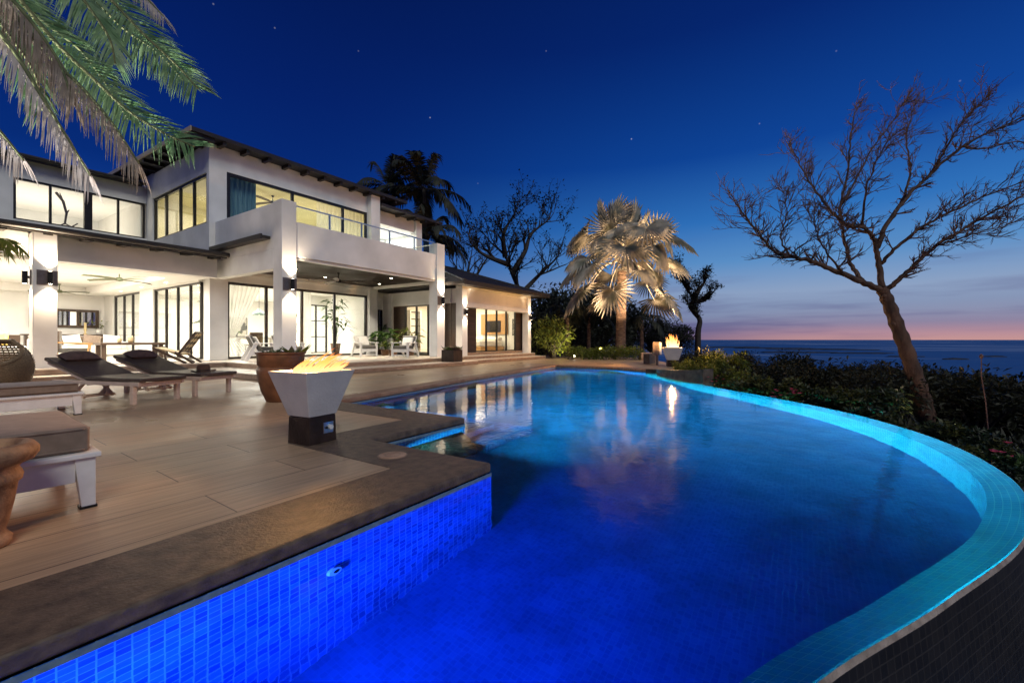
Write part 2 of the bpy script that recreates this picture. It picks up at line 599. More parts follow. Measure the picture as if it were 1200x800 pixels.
def lamp(kind, name, loc, power, color=(1, .8, .58), size=.1, target=None, angle=90, blend=.6, sy=None):
    l = bpy.data.lights.new(name, kind)
    l.energy = power
    l.color = color
    if kind == 'AREA':
        l.shape = 'RECTANGLE'
        l.size = size
        l.size_y = sy or size
    elif kind == 'SPOT':
        l.spot_size = rad(angle)
        l.spot_blend = blend
        l.shadow_soft_size = size
    elif kind == 'POINT':
        l.shadow_soft_size = size
    o = bpy.data.objects.new(name, l)
    COL.objects.link(o)
    o.location = loc
    if target is not None:
        d = Vector(target) - Vector(loc)
        o.rotation_euler = d.to_track_quat('-Z', 'Y').to_euler()
    return o


WARM = (1, .78, .54)
NEUT = (1, .88, .72)


def single(name, mb, m, label, cat, loc=None, group=None, local=False, rz=0., **kw):
    """a thing that is one mesh; its origin goes to its base"""
    if loc is None:
        xs = [p[0] for p in mb.v]; ys = [p[1] for p in mb.v]; zs = [p[2] for p in mb.v]
        loc = ((min(xs) + max(xs)) / 2, (min(ys) + max(ys)) / 2, min(zs))
    o = mb.build(name, m, None, off=(0, 0, 0) if local else loc, **kw)
    o.location = loc
    o.rotation_euler = (0, 0, rz)
    return tag(o, label, cat, group)


def spline(pts, n=8):
    """Catmull-Rom through pts"""
    P = [Vector(p) for p in pts]
    out = []
    for i in range(len(P) - 1):
        a, b, c, d = P[max(i - 1, 0)], P[i], P[i + 1], P[min(i + 2, len(P) - 1)]
        for k in range(n):
            t = k / n
            out.append(.5 * ((2 * b) + (c - a) * t + (2 * a - 5 * b + 4 * c - d) * t * t + (3 * b - a - 3 * c + d) * t ** 3))
    out.append(P[-1])
    return out


# ------------------------------------------------------------------ pool outline
WZ = -.10                                   # water level
RIM = spline([(14.3, 4.1), (12.9, 3.0), (11.3, 1.95), (9.75, .58), (8.2, -.60), (6.62, -1.24), (5.06, -1.38), (3.72, -1.07),
              (2.55, -.5), (1.72, -.04), (.7, .40), (-.5, .78)], 8)
RIM = [Vector((p.x, p.y)) for p in RIM]
BANK = [Vector(p) for p in [(-.9, .9), (-.9, 2.09), (2.82, 2.09), (2.82, 3.58), (4.27, 3.58), (4.27, 6.30), (9.15, 7.20), (15.1, 8.0), (14.95, 5.6), (14.35, 4.2)]]
POOL = RIM + BANK                           # closed loop


def inside(x, y, poly):
    c = False
    n = len(poly)
    for i in range(n):
        a, b = poly[i], poly[i - 1]
        if (a.y > y) != (b.y > y) and x < (b.x - a.x) * (y - a.y) / (b.y - a.y) + a.x:
            c = not c
    return c


def rim_dist(x, y):
    best = 1e9
    for i in range(len(RIM) - 1):
        a, b = RIM[i], RIM[i + 1]
        ab = b - a
        t = max(0, min(1, ((x - a.x) * ab.x + (y - a.y) * ab.y) / max(ab.length_squared, 1e-9)))
        q = a + ab * t
        best = min(best, math.hypot(x - q.x, y - q.y))
    return best


def sstep(a, b, x):
    t = max(0., min(1., (x - a) / (b - a)))
    return t * t * (3 - 2 * t)


SEA = -5.0


def ground_z(x, y):
    lat = x * RT[0] + y * RT[1]             # metres to the sea side of the view axis
    fwd = x * FW[0] + y * FW[1]
    z = -.30 - 1.1 * sstep(3, 14, lat) - 5.2 * sstep(12, 46, lat - .02 * fwd) * (1 if lat > 0 else 0)
    z += .25 * sstep(14, 22, fwd) * (1 - sstep(1, 9, lat))
    z += .10 * noise.noise(Vector((x * .35, y * .35, 3))) + .05 * noise.noise(Vector((x * 1.3, y * 1.3, 8)))
    if x < 25 and y < 6 and lat > 1.5 and fwd < 12:
        z -= .55 * (1 - sstep(4.5, 9, fwd))
    return z


gx = [-400, -250, -150, -90, -60, -40, -28, -20, -15] + [-12 + .6 * i for i in range(86)] + [41, 44, 48, 53, 60, 70, 84, 100, 130, 170, 220, 300, 420, 600, 900, 1400]
gy = [-600, -420, -300, -200, -140, -100, -75, -58, -46, -38, -32, -27, -23, -20] + [-18 + .6 * i for i in range(76)] + [29, 33, 38, 45, 55, 70, 90, 120, 170, 240, 340, 500, 800]
g = MB()
deck_poly = [Vector(p) for p in [(-9, 2.3), (2.5, 2.3), (4, 4), (4, 6.5), (9.1, 7.4), (15.2, 8.2), (15.2, 4.5), (17.5, 3.8), (24.4, 8.5), (24.4, 30), (-9, 30)]]
for yy in gy:
    for xx in gx:
        z = ground_z(xx, yy)
        if inside(xx, yy, POOL) or rim_dist(xx, yy) < .75:
            z = -2.1
        elif inside(xx, yy, deck_poly):
            z = -.35
        g.v.append((xx, yy, z))
nx = len(gx)
for j in range(len(gy) - 1):
    for i in range(nx - 1):
        a = j * nx + i
        g.f.append((a, a + 1, a + 1 + nx, a + nx))
tag(g.build('ground', M['soil'], smooth=True), kind='structure')

# sea: one sheet to the horizon
m, nt, out = new_mat('night sea')
p = nd(nt, 'ShaderNodeBsdfPrincipled')
p.inputs['Base Color'].default_value = (.008, .075, .26, 1)
p.inputs['Roughness'].default_value = .35
p.inputs['IOR'].default_value = 1.33
p.inputs['Specular IOR Level'].default_value = 0
tc = nd(nt, 'ShaderNodeTexCoord')
mp = nd(nt, 'ShaderNodeMapping')
mp.inputs['Rotation'].default_value = (0, 0, -TH)
mp.inputs['Scale'].default_value = (.10, .035, .1)
nt.links.new(tc.outputs['Object'], mp.inputs['Vector'])
nz = nd(nt, 'ShaderNodeTexNoise')
nz.inputs['Scale'].default_value = 1.
nz.inputs['Detail'].default_value = 9
nt.links.new(mp.outputs['Vector'], nz.inputs['Vector'])
b = nd(nt, 'ShaderNodeBump')
b.inputs['Strength'].default_value = .9
b.inputs['Distance'].default_value = 2.5
nt.links.new(nz.outputs['Fac'], b.inputs['Height'])
nt.links.new(b.outputs['Normal'], p.inputs['Normal'])
# lines of surf: pale foam where the waves break
mp2 = nd(nt, 'ShaderNodeMapping')
mp2.inputs['Rotation'].default_value = (0, 0, -TH)
mp2.inputs['Scale'].default_value = (.045, .006, 1)
nt.links.new(tc.outputs['Object'], mp2.inputs['Vector'])
n2 = nd(nt, 'ShaderNodeTexNoise')
n2.inputs['Scale'].default_value = 1.
n2.inputs['Detail'].default_value = 7
n2.inputs['Distortion'].default_value = .5
nt.links.new(mp2.outputs['Vector'], n2.inputs['Vector'])
cr = nd(nt, 'ShaderNodeValToRGB')
cr.color_ramp.elements[0].position = .56
cr.color_ramp.elements[0].color = (.008, .075, .26, 1)
cr.color_ramp.elements[1].position = .68
cr.color_ramp.elements[1].color = (.55, .66, .80, 1)
nt.links.new(n2.outputs['Fac'], cr.inputs['Fac'])
nt.links.new(cr.outputs['Color'], p.inputs['Base Color'])
gs = nd(nt, 'ShaderNodeBsdfGlossy')
gs.inputs['Roughness'].default_value = .3
gs.inputs['Color'].default_value = (.7, .8, 1, 1)
nt.links.new(b.outputs['Normal'], gs.inputs['Normal'])
mxs = nd(nt, 'ShaderNodeMixShader')
mxs.inputs[0].default_value = .16
nt.links.new(p.outputs[0], mxs.inputs[1])
nt.links.new(gs.outputs[0], mxs.inputs[2])
nt.links.new(mxs.outputs[0], out.inputs['Surface'])
s = MB()
s.add([(-3000, -26000, SEA), (30000, -26000, SEA), (30000, 26000, SEA), (-3000, 26000, SEA)], [(0, 1, 2, 3)])
tag(s.build('sea', m), kind='structure')

# reef of dark rock in the shallows
rk = random.Random(3)
for i in range(9):
    px, py = [(850, 407), (905, 408), (950, 409.5), (1003, 410), (1010, 414), (1060, 418), (1120, 421), (1165, 418), (930, 413)][i]
    d = FPX * (HC - SEA) / (py - CY)
    c = at(px, py, d)
    r_ = MB()
    L = [70, 60, 55, 34, 28, 14, 9, 10, 40][i]
    n = 26
    ring = []
    bm = bmesh.new()
    bmesh.ops.create_icosphere(bm, subdivisions=4, radius=1)
    bm.verts.ensure_lookup_table()
    vs = []
    for v in bm.verts:
        k = 1 + .35 * noise.noise(v.co * 1.7 + Vector((i * 9, 0, 0))) + .18 * noise.noise(v.co * 5 + Vector((i * 5, 2, 0)))
        a = v.co * k
        lx, ly, lz = a.x * L * .5, a.y * L * .22, a.z * min(1.2, .55 + L * .006)
        vs.append((c.x + lx * RT[0] + ly * FW[0], c.y + lx * RT[1] + ly * FW[1], SEA - .25 + lz))
    r_.add(vs, [tuple(v.index for v in f.verts) for f in bm.faces])
    bm.free()
    single('reef_rock', r_, M['rock'], 'low dark reef rock awash in the sea beyond the scrub', 'rock', group='reef rocks in the shallow sea', smooth=True)

# ------------------------------------------------------------------ deck, coping and terrace
def sheet(name, poly, z, m, th=.0):
    b = MB()
    b.prism([(p[0], p[1]) for p in poly], z - th, z)
    o = b.build(name, m)
    bm = bmesh.new()
    bm.from_mesh(o.data)
    bmesh.ops.triangulate(bm, faces=[f for f in bm.faces if len(f.verts) > 4])
    bm.to_mesh(o.data)
    bm.free()
    return tag(o, kind='structure')


DECK = [(-9, 2.64), (2.29, 2.64), (2.29, 4.13), (3.76, 4.13), (3.76, 6.60), (4.2, 6.66), (9.08, 7.58), (15.42, 8.44), (15.5, 8.0), (15.35, 5.5), (14.8, 4.0),
        (16.0, 3.25), (17.6, 3.1), (19.0, 4.6), (23.5, 7.0), (24.4, 9), (24.4, 17), (-9, 17)]
sheet('deck', DECK, 0, M['deck'], .12)
COP = [(-.9 - 3, 2.09), (2.82, 2.09), (2.82, 3.58), (4.27, 3.58), (4.27, 6.32), (3.74, 6.62), (3.74, 4.15), (2.27, 4.15), (2.27, 2.66), (-3.9, 2.66)]
b = MB()
b.prism(COP, -.07, .006)
o = b.build('pool_coping', M['coping'], bevel=.018, seg=3)
tag(o, kind='structure')
BK = [(4.27, 6.30), (9.15, 7.20), (15.1, 8.0), (14.95, 5.6), (14.35, 4.2)]
BKo = [(4.24, 6.68), (9.07, 7.60), (15.44, 8.46), (15.4, 5.55), (14.85, 3.97)]
b = MB()
b.prism(BK + BKo[::-1], -.07, .012)
tag(b.build('bank_coping', M['bankstone'], bevel=.02, seg=3), kind='structure')

# pool basin: walls, floor and sloping rim ledge with tiles laid in metres
FLOOR = -1.15


def uvmesh(name, quads, m, parent=None):
    """quads: list of (4 points, 4 uvs)"""
    vs, fs, uvs = [], [], []
    for P, U in quads:
        n = len(vs)
        vs += [tuple(p) for p in P]
        fs.append(tuple(range(n, n + len(P))))
        uvs += U
    me = bpy.data.meshes.new(name)
    me.from_pydata(vs, [], fs)
    lay = me.uv_layers.new(name='UVMap')
    for i, u in enumerate(uvs):
        lay.data[i].uv = u
    me.materials.append(m)
    o = bpy.data.objects.new(name, me)
    COL.objects.link(o)
    if parent:
        o.parent = parent
    return o


def rim_off(d):
    """the rim curve moved d metres into the pool"""
    out_ = []
    for i, p in enumerate(RIM):
        t = (RIM[min(i + 1, len(RIM) - 1)] - RIM[max(i - 1, 0)]).normalized()
        n = Vector((t.y, -t.x))
        out_.append(p + n * d)
    return out_


if not inside(*(RIM[40] + (rim_off(.1)[40] - RIM[40])), POOL):
    SGN = -1
else:
    SGN = 1
LW = .19
IN = rim_off(SGN * LW)
OUT = rim_off(-SGN * .012)
OUT2 = rim_off(-SGN * .22)
arc = [0]
for i in range(1, len(RIM)):
    arc.append(arc[-1] + (RIM[i] - RIM[i - 1]).length)
q = []
LZ = -.27
TOPZ = WZ - .012
NS = 4
for i in range(len(RIM) - 1):
    sl = math.hypot(LW, TOPZ - LZ)
    for k in range(NS):
        f0, f1 = k / NS, (k + 1) / NS
        a0 = RIM[i].lerp(IN[i], f0); a1 = RIM[i].lerp(IN[i], f1)
        b0 = RIM[i + 1].lerp(IN[i + 1], f0); b1 = RIM[i + 1].lerp(IN[i + 1], f1)
        z0, z1 = TOPZ + (LZ - TOPZ) * f0, TOPZ + (LZ - TOPZ) * f1
        q.append(([(a0.x, a0.y, z0), (b0.x, b0.y, z0), (b1.x, b1.y, z1), (a1.x, a1.y, z1)],
                  [(arc[i], sl * f0), (arc[i + 1], sl * f0), (arc[i + 1], sl * f1), (arc[i], sl * f1)]))
tag(uvmesh('pool_rim_ledge', q, M['tile_rim']), kind='structure')
q = []
for i in range(len(RIM) - 1):
    a, b_ = IN[i], IN[i + 1]
    q.append(([(a.x, a.y, LZ), (b_.x, b_.y, LZ), (b_.x, b_.y, FLOOR), (a.x, a.y, FLOOR)],
              [(arc[i], 0), (arc[i + 1], 0), (arc[i + 1], LZ - FLOOR), (arc[i], LZ - FLOOR)]))
tag(uvmesh('pool_rim_wall', q, mat_tile('bright cyan lit glass mosaic', (.05, .30, .46), (.07, .38, .54), (.3, .5, .55), .05)), kind='structure')  # lighter copy of the rim tile, brighter cyan light put into its colour
q = []
ring = BANK
cum = 0
CH = .12
for i in range(len(ring) - 1):
    a, b_ = ring[i], ring[i + 1]
    L = (b_ - a).length
    t = (b_ - a).normalized()
    nrm = Vector((t.y, -t.x))               # into the pool for this winding
    if not inside(*((a + b_) / 2 + nrm * .03), POOL):
        nrm = -nrm
    q.append(([(a.x, a.y, -.072), (b_.x, b_.y, -.072), (b_.x, b_.y, FLOOR), (a.x, a.y, FLOOR)],
              [(cum, .03), (cum + L, .03), (cum + L, -FLOOR), (cum, -FLOOR)]))
    cum += L
tag(uvmesh('pool_wall', q, M['tile']), kind='structure')
fx0, fx1, fy0, fy1 = -1.2, 15.4, -1.6, 8.2
tag(uvmesh('pool_floor', [([(fx0, fy0, FLOOR), (fx1, fy0, FLOOR), (fx1, fy1, FLOOR), (fx0, fy1, FLOOR)],
                           [(fx0, fy0), (fx1, fy0), (fx1, fy1), (fx0, fy1)])], M['tile_floor']), kind='structure')
# steps into the pool in the corner
for k, (x1, y0, zt) in enumerate([(4.62, 5.2, -.38), (5.0, 4.85, -.62), (5.4, 4.45, -.88)]):
    x0 = 4.275
    y1 = 6.25
    Q = []
    def quad(P, U):
        Q.append((P, U))
    quad([(x0, y0 - 1.2, zt), (x1, y0 - 1.2, zt), (x1, y1 + .2, zt), (x0, y1, zt)], [(x0, y0), (x1, y0), (x1, y1), (x0, y1)])
    quad([(x1, y0 - 1.2, zt), (x1, y0 - 1.2, FLOOR), (x1, y1 + .2, FLOOR), (x1, y1 + .2, zt)], [(y0, zt), (y0, FLOOR), (y1, FLOOR), (y1, zt)])
    quad([(x0, y0 - 1.2, zt), (x0, y0 - 1.2, FLOOR), (x1, y0 - 1.2, FLOOR), (x1, y0 - 1.2, zt)], [(x0, zt), (x0, FLOOR), (x1, FLOOR), (x1, zt)])
    tag(uvmesh('pool_step', Q, M['tile']), kind='structure')
# pale waterline course under the near coping
b = MB()
wl = [(-.9, 2.09), (2.82, 2.09), (2.82, 3.58), (4.27, 3.58), (4.27, 6.3), (9.15, 7.2), (15.1, 8.0), (14.95, 5.6)]
for i in range(len(wl) - 1):
    a, c = Vector(wl[i]), Vector(wl[i + 1])
    t = (c - a).normalized()
    n = Vector((t.y, -t.x)) * .004
    if not inside(*((a + c) / 2 + n * 5), POOL):
        n = -n
    a, c = a + n, c + n
    b.add([(a.x, a.y, -.073), (c.x, c.y, -.073), (c.x, c.y, -.104), (a.x, a.y, -.104)], [(0, 1, 2, 3)])
tag(b.build('pool_waterline', M['waterline']), kind='structure')
# outer face of the infinity edge, with a pale worn lip
q = []
for i in range(len(RIM) - 1):
    a, c = RIM[i], RIM[i + 1]
    e, h = OUT[i], OUT[i + 1]
    e2, h2 = OUT2[i], OUT2[i + 1]
    q.append(([(e.x, e.y, TOPZ - .018), (h.x, h.y, TOPZ - .018), (h2.x, h2.y, -2.2), (e2.x, e2.y, -2.2)],
              [(arc[i], 0), (arc[i + 1], 0), (arc[i + 1], 2.1), (arc[i], 2.1)]))
tag(uvmesh('infinity_edge_wall', q, M['tile_out']), kind='structure')
b = MB()
for i in range(len(RIM) - 1):
    a, c, e, h = RIM[i], RIM[i + 1], OUT[i], OUT[i + 1]
    b.add([(a.x, a.y, TOPZ), (c.x, c.y, TOPZ), (h.x, h.y, TOPZ - .018), (e.x, e.y, TOPZ - .018)], [(0, 1, 2, 3)])
tag(b.build('infinity_edge_lip', mat('worn lip mortar', (.20, .15, .11), (.42, .34, .27), .5, 14, 6, .6, 50)), kind='structure')
# water
b = MB()
b.add([(p.x, p.y, WZ) for p in POOL], [tuple(range(len(POOL)))])
o = b.build('water', M['water'])
bm = bmesh.new(); bm.from_mesh(o.data)
bmesh.ops.triangulate(bm, faces=bm.faces[:])
bmesh.ops.recalc_face_normals(bm, faces=bm.faces[:])
if sum(f.normal.z for f in bm.faces) < 0:
    bmesh.ops.reverse_faces(bm, faces=bm.faces[:])
bm.to_mesh(o.data); bm.free()
tag(o, kind='structure')

# planter wall at the end of the infinity edge
b = MB()
pw = spline([(14.55, 4.02), (13.4, 3.62), (12.4, 2.98), (11.75, 2.4), (11.45, 2.02)], 6)
pin, pout = [], []
for i, p in enumerate(pw):
    t = (pw[min(i + 1, len(pw) - 1)] - pw[max(i - 1, 0)]).normalized()
    n = Vector((t.y, -t.x))
    if inside(*(p.xy + n.xy * .1), POOL):
        n = -n
    pin.append(p.xy + n.xy * .0)
    pout.append(p.xy + n.xy * .32)
N = len(pw)
b.v = [(p.x, p.y, -.5) for p in pin] + [(p.x, p.y, .01 + .27 * (i / (N - 1)) ** .8) for i, p in enumerate(pin)] + \
      [(p.x, p.y, .01 + .27 * (i / (N - 1)) ** .8) for i, p in enumerate(pout)] + [(p.x, p.y, -.9) for p in pout]
for i in range(N - 1):
    for k in range(3):
        b.f.append((k * N + i, k * N + i + 1, (k + 1) * N + i + 1, (k + 1) * N + i))
b.f.append((N - 1, 2 * N - 1, 3 * N - 1, 4 * N - 1))
single('planter_wall', b, M['wallstone'], 'dark curved stone planter wall at the far end of the pool edge', 'wall')

# terrace with two risers
TZ, RZ = .30, .15
def L_poly(o1, o2, y1, x1=13.9):
    # terrace block: in front of the main block from X=6.3, and along the living room front
    return [(-9, 15.0 - o2), (6.3 - o1, 15.0 - o2), (6.3 - o1, 11.7 - y1), (x1 + o1 * .1, 11.7 - y1), (x1 + o1 * .1, 17), (-9, 17)]
def slab(name, poly, z0, z1):
    b = MB()
    b.prism(poly, z0, z1 - .03)
    tag(b.build(name + '_riser', M['riser']), kind='structure')
    c = Vector((sum(p[0] for p in poly) / len(poly), sum(p[1] for p in poly) / len(poly)))
    b = MB()
    b.prism(poly, z1 - .028, z1)
    tag(b.build(name, M['terrace'], bevel=.008), kind='structure')
slab('lower_step', L_poly(.95, .55, .75, 13.8), 0.01, RZ)
slab('terrace', L_poly(0, 0, 0), RZ + .002, TZ)
slab('wing_step', [(13.95, 11.3), (20.1, 11.3), (20.1, 17), (13.95, 17)], .01, .16)
slab('wing_terrace', [(13.95, 11.75), (19.75, 11.75), (19.75, 12.6), (13.95, 12.6)], .162, .31)
slab('link_terrace', [(13.91, 12.61), (15.3, 12.61), (15.3, 18.45), (13.91, 18.45)], .162, .30)

# ------------------------------------------------------------------ the villa
V = thing('villa', 'white two storey villa with lit rooms, dark flat eaves and a balcony over the terrace', 'villa', (6.5, 16.6, 0))


def part(name, m, lst, parent=None, **kw):
    return boxes(lst).build(name, m, parent or V, **kw)


def window(x0, x1, y, z0, z1, mull, parent=None, fw=.06, dp=.09, axis='x', name='window', glass=True, hbar=()):
    """glazed frame in a wall that runs along X (axis x, at Y=y) or along Y (axis y, at X=y)"""
    L = []
    def B(a0, a1, c0, c1, inset=0):
        d0, d1 = y - dp / 2 + inset, y + dp / 2 - inset
        L.append((a0, a1, d0, d1, c0, c1) if axis == 'x' else (d0, d1, a0, a1, c0, c1))
    B(x0, x0 + fw, z0, z1)
    B(x1 - fw, x1, z0, z1)
    B(x0 + fw, x1 - fw, z1 - fw, z1)
    B(x0 + fw, x1 - fw, z0, z0 + fw * .7)
    for q in mull:
        B(q - fw / 2, q + fw / 2, z0 + fw * .7, z1 - fw, .004)
    for h in hbar:
        B(x0 + fw, x1 - fw, h - .02, h + .02, .012)
    f = boxes(L).build(name, M['bronze'], parent or V)
    if glass:
        b = MB()
        if axis == 'x':
            b.box(x0 + fw / 2, x1 - fw / 2, y - .004, y + .004, z0 + .02, z1 - .02)
        else:
            b.box(y - .004, y + .004, x0 + fw / 2, x1 - fw / 2, z0 + .02, z1 - .02)
        b.build('pane', M['glass'], f)
    return f


ST, IN_ = M['stucco'], M['inner']
# columns
for c in [(6.6, 7.04, 12.3, 12.76, TZ + .001, 5.02), (12.91, 13.37, 12.3, 12.74, TZ + .001, 4.92), (2.26, 2.68, 15.42, 15.86, .151, 3.62)]:
    part('column', ST, [c], bevel=.012)
part('column', ST, [(6.44, 7.0, 16.5, 17.0, TZ + .001, 3.42)], bevel=.01)
part('column', ST, [(12.84, 13.3, 16.42, 16.9, TZ + .001, 3.42)], bevel=.01)
# ground floor slab
part('floor_slab', M['floor_in'], [(-9, 6.4, 16.2, 30, .1, .322), (6.4, 13.3, 16.9, 27.5, .1, .334)])
# ----- living room (left wing)
part('wall', IN_, [(-6.2, 6.3, 27.4, 27.6, .3, 3.6), (-6.4, -6.2, 16.2, 27.6, .3, 3.6)])
part('ceiling', IN_, [(-6.2, 6.3, 16.2, 17.4, 3.02, 3.10), (-6.2, 6.3, 26.6, 27.4, 3.02, 3.10), (-6.2, -5.2, 17.4, 26.6, 3.02, 3.10), (5.5, 6.3, 17.4, 26.6, 3.02, 3.10),
                      (-5.2, 5.5, 17.4, 26.6, 3.32, 3.4)])
part('ceiling_tray_edge', IN_, [(-5.2, 5.5, 17.38, 17.4, 3.10, 3.32), (-5.2, 5.5, 26.6, 26.62, 3.10, 3.32), (5.5, 5.52, 17.4, 26.6, 3.10, 3.32)])
part('beam', ST, [(2.68, 6.44, 15.95, 16.2, 3.03, 3.66), (-9, 2.26, 15.95, 16.2, 3.1, 3.66)])
# end wall of the living room with glazing to the main room
part('wall', IN_, [(6.3, 6.5, 21.2, 22.66, .33, 3.42), (6.3, 6.5, 26.1, 27.6, .33, 3.42), (6.3, 6.5, 17.0, 21.2, 2.97, 3.42), (6.3, 6.5, 22.66, 26.1, 2.99, 3.42)])
window(17.0, 21.2, 6.4, .34, 2.97, [17.9, 19.0, 20.1], axis='y')
window(22.66, 26.1, 6.4, .34, 2.99, [23.8, 24.9], axis='y')
# ----- main room
part('wall', IN_, [(6.5, 13.2, 26.3, 26.5, .335, 3.42), (13.2, 13.4, 16.9, 26.5, .335, 3.42), (11.7, 11.95, 20.2, 20.35, .335, 3.2), (11.95, 13.2, 20.2, 20.35, 2.75, 3.2)])
part('ceiling', IN_, [(6.5, 13.2, 16.75, 26.3, 3.2, 3.42)])
part('beam', ST, [(7.0, 12.84, 16.56, 16.75, 3.02, 3.42)])
window(7.0, 12.84, 16.66, .335, 3.02, [8.36, 9.75, 11.2], fw=.09)
window(11.95, 13.2, 20.28, .34, 2.75, [12.6], hbar=(1.15, 1.95))
# ----- balcony
part('soffit', M['darkwood'], [(6.7, 13.3, 12.56, 16.56, 3.42, 3.47)])
part('balcony_slab', ST, [(6.62, 13.3, 12.56, 16.56, 3.475, 3.62)])
part('soffit_trim', ST, [(7.04, 12.91, 12.40, 12.55, 3.36, 3.43), (7.0, 12.84, 16.44, 16.56, 3.30, 3.42), (6.68, 6.82, 12.76, 16.5, 3.30, 3.42), (12.98, 13.12, 12.74, 16.4, 3.30, 3.42)])
part('balcony_parapet', ST, [(7.04, 12.91, 12.34, 12.54, 3.44, 4.46)], bevel=.01)
part('side_parapet', ST, [(6.62, 6.86, 12.76, 16.56, 3.64, 4.99)], bevel=.01)
part('side_beam', ST, [(6.60, 6.86, 12.76, 16.5, 3.06, 3.63)], bevel=.01)
b = MB()
b.box(7.04, 12.91, 12.42, 12.47, 4.93, 4.965)
b.box(13.14, 13.19, 12.74, 16.5, 4.93, 4.965)
rail = b.build('handrail', M['steel'], V)
for x in (8.2, 9.4, 10.6, 11.8):
    MB().box(x - .02, x + .02, 12.42, 12.46, 4.46, 4.93).build('post', M['steel'], rail)
for y in (13.9, 15.2):
    MB().box(13.145, 13.185, y - .02, y + .02, 3.62, 4.93).build('post', M['steel'], rail)
b = MB()
b.box(7.06, 12.89, 12.437, 12.447, 4.48, 4.90)
b.box(13.16, 13.17, 12.76, 16.4, 3.66, 4.9)
b.build('rail_glass', M['railglass'], rail)
# little tiled eave along the side of the balcony
b = MB()
b.box(6.34, 6.60, 12.9, 16.2, 3.93, 4.02)
b.box(6.30, 6.36, 12.88, 16.22, 3.90, 4.05)
b.build('side_eave', M['fascia'], V, bevel=.01)
# ----- upper main block
part('floor_slab', ST, [(6.46, 13.3, 16.57, 24.2, 3.44, 3.64)])
part('wall', ST, [(6.46, 7.0, 16.6, 16.8, 3.66, 7.64), (7.0, 12.84, 16.6, 16.8, 6.83, 7.64),
                  (6.46, 6.64, 16.8, 21.75, 3.66, 4.97), (6.46, 6.64, 16.8, 21.75, 6.68, 7.65), (6.46, 6.64, 21.75, 24, 3.66, 7.7)])
part('pilaster', ST, [(12.84, 13.34, 16.3, 16.8, 3.64, 7.62)], bevel=.012)
part('wall', M['inner_lit'], [(6.64, 13.3, 22.8, 22.95, 3.65, 7.1), (13.2, 13.32, 16.85, 22.8, 3.65, 7.1)])
part('ceiling', M['inner_lit'], [(6.64, 13.3, 16.8, 22.8, 6.95, 7.05)])
window(7.0, 12.84, 16.66, 3.66, 6.83, [9.35, 11.6], fw=.11)
window(16.85, 21.75, 6.55, 4.97, 6.68, [18.0, 19.2, 20.55], axis='y', fw=.09)
# ----- upper far block with a lit alcove
part('wall', ST, [(13.4, 16.0, 16.9, 17.1, 6.6, 7.22), (13.34, 17.0, 19.6, 19.8, 3.6, 7.3), (16.4, 16.6, 17.1, 19.6, 3.6, 7.25)])
part('pilaster', ST, [(16.0, 16.4, 16.7, 17.1, 3.6, 7.2)], bevel=.01)
part('ceiling', IN_, [(13.34, 16.4, 17.1, 19.6, 6.65, 6.75)])
part('floor_slab', ST, [(13.34, 16.6, 16.4, 19.8, 3.4, 3.6)])
# ----- main roof: low pitch rising to the back
def roof_slab(name, x0, x1, y0, y1, z0, z1, th, m, parent=None):
    b = MB()
    vs = [(x0, y0, z0 - th), (x1, y0, z0 - th), (x1, y1, z1 - th), (x0, y1, z1 - th), (x0, y0, z0), (x1, y0, z0), (x1, y1, z1), (x0, y1, z1)]
    b.add(vs, [(3, 2, 1, 0), (4, 5, 6, 7), (0, 1, 5, 4), (1, 2, 6, 5), (2, 3, 7, 6), (3, 0, 4, 7)])
    return b.build(name, m, parent or V)
rf = roof_slab('roof', 5.78, 14.75, 16.10, 24.6, 7.74, 7.99, .10, M['roof'])
roof_slab('fascia', 5.76, 14.77, 16.04, 16.10, 7.76, 7.76, .13, M['fascia'], rf)
b = MB()
b.bar((5.75, 16.05, 7.70), (5.75, 24.6, 7.96), .05, .14)
b.build('barge_board', M['copper'], rf)
for i in range(12):
    x = 6.0 + i * .74
    MB().bar((x, 16.12, 7.575), (x, 16.59, 7.585), .12, .12).build('rafter_tail', M['fascia'], rf)
for i in range(10):
    y = 16.2 + i * .86
    z = 7.575 + (y - 16.1) / 8.5 * .25
    MB().bar((5.80, y, z), (6.45, y, z), .12, .12).build('purlin', M['fascia'], rf)
rf2 = roof_slab('roof', 13.36, 17.4, 16.25, 20.5, 7.32, 7.5, .10, M['roof'])
roof_slab('fascia', 13.36, 17.42, 16.19, 16.25, 7.34, 7.34, .13, M['fascia'], rf2)
for i in range(4):
    x = 14.8 + i * .74
    MB().bar((x, 16.28, 7.16), (x, 16.89, 7.18), .10, .12).build('rafter_tail', M['fascia'], rf2)
# ----- low roof over the living room front, clerestory above
rf3 = roof_slab('porch_roof', -9, 6.44, 15.3, 22.42, 3.75, 4.95, .09, M['roof'])
b = MB()
b.tube([(-9, 15.26, 3.70), (6.50, 15.26, 3.70)], .075, 10)
b.box(-9, 6.46, 15.30, 15.36, 3.60, 3.76)
b.build('gutter', M['fascia'], rf3)
for i in range(13):
    x = -2.7 + i * .745
    MB().bar((x, 15.40, 3.62), (x, 15.95, 3.66), .17, .10).build('rafter_tail', M['fascia'], rf3)
part('clerestory_wall', ST, [(-9, 6.46, 22.4, 22.6, 4.6, 5.14), (-9, 6.46, 22.4, 22.6, 6.58, 7.24), (-9, 2.83, 22.4, 22.6, 5.14, 6.58), (-9, 6.46, 28.4, 28.6, 3.6, 7.2)])
part('ceiling', IN_, [(-9, 6.46, 22.6, 28.4, 6.72, 6.85)])
part('clerestory_side_wall', IN_, [(6.32, 6.46, 22.6, 28.4, 4.1, 6.72)])
part('clerestory_floor', IN_, [(-9, 6.3, 22.6, 28.4, 4.0, 4.1)])
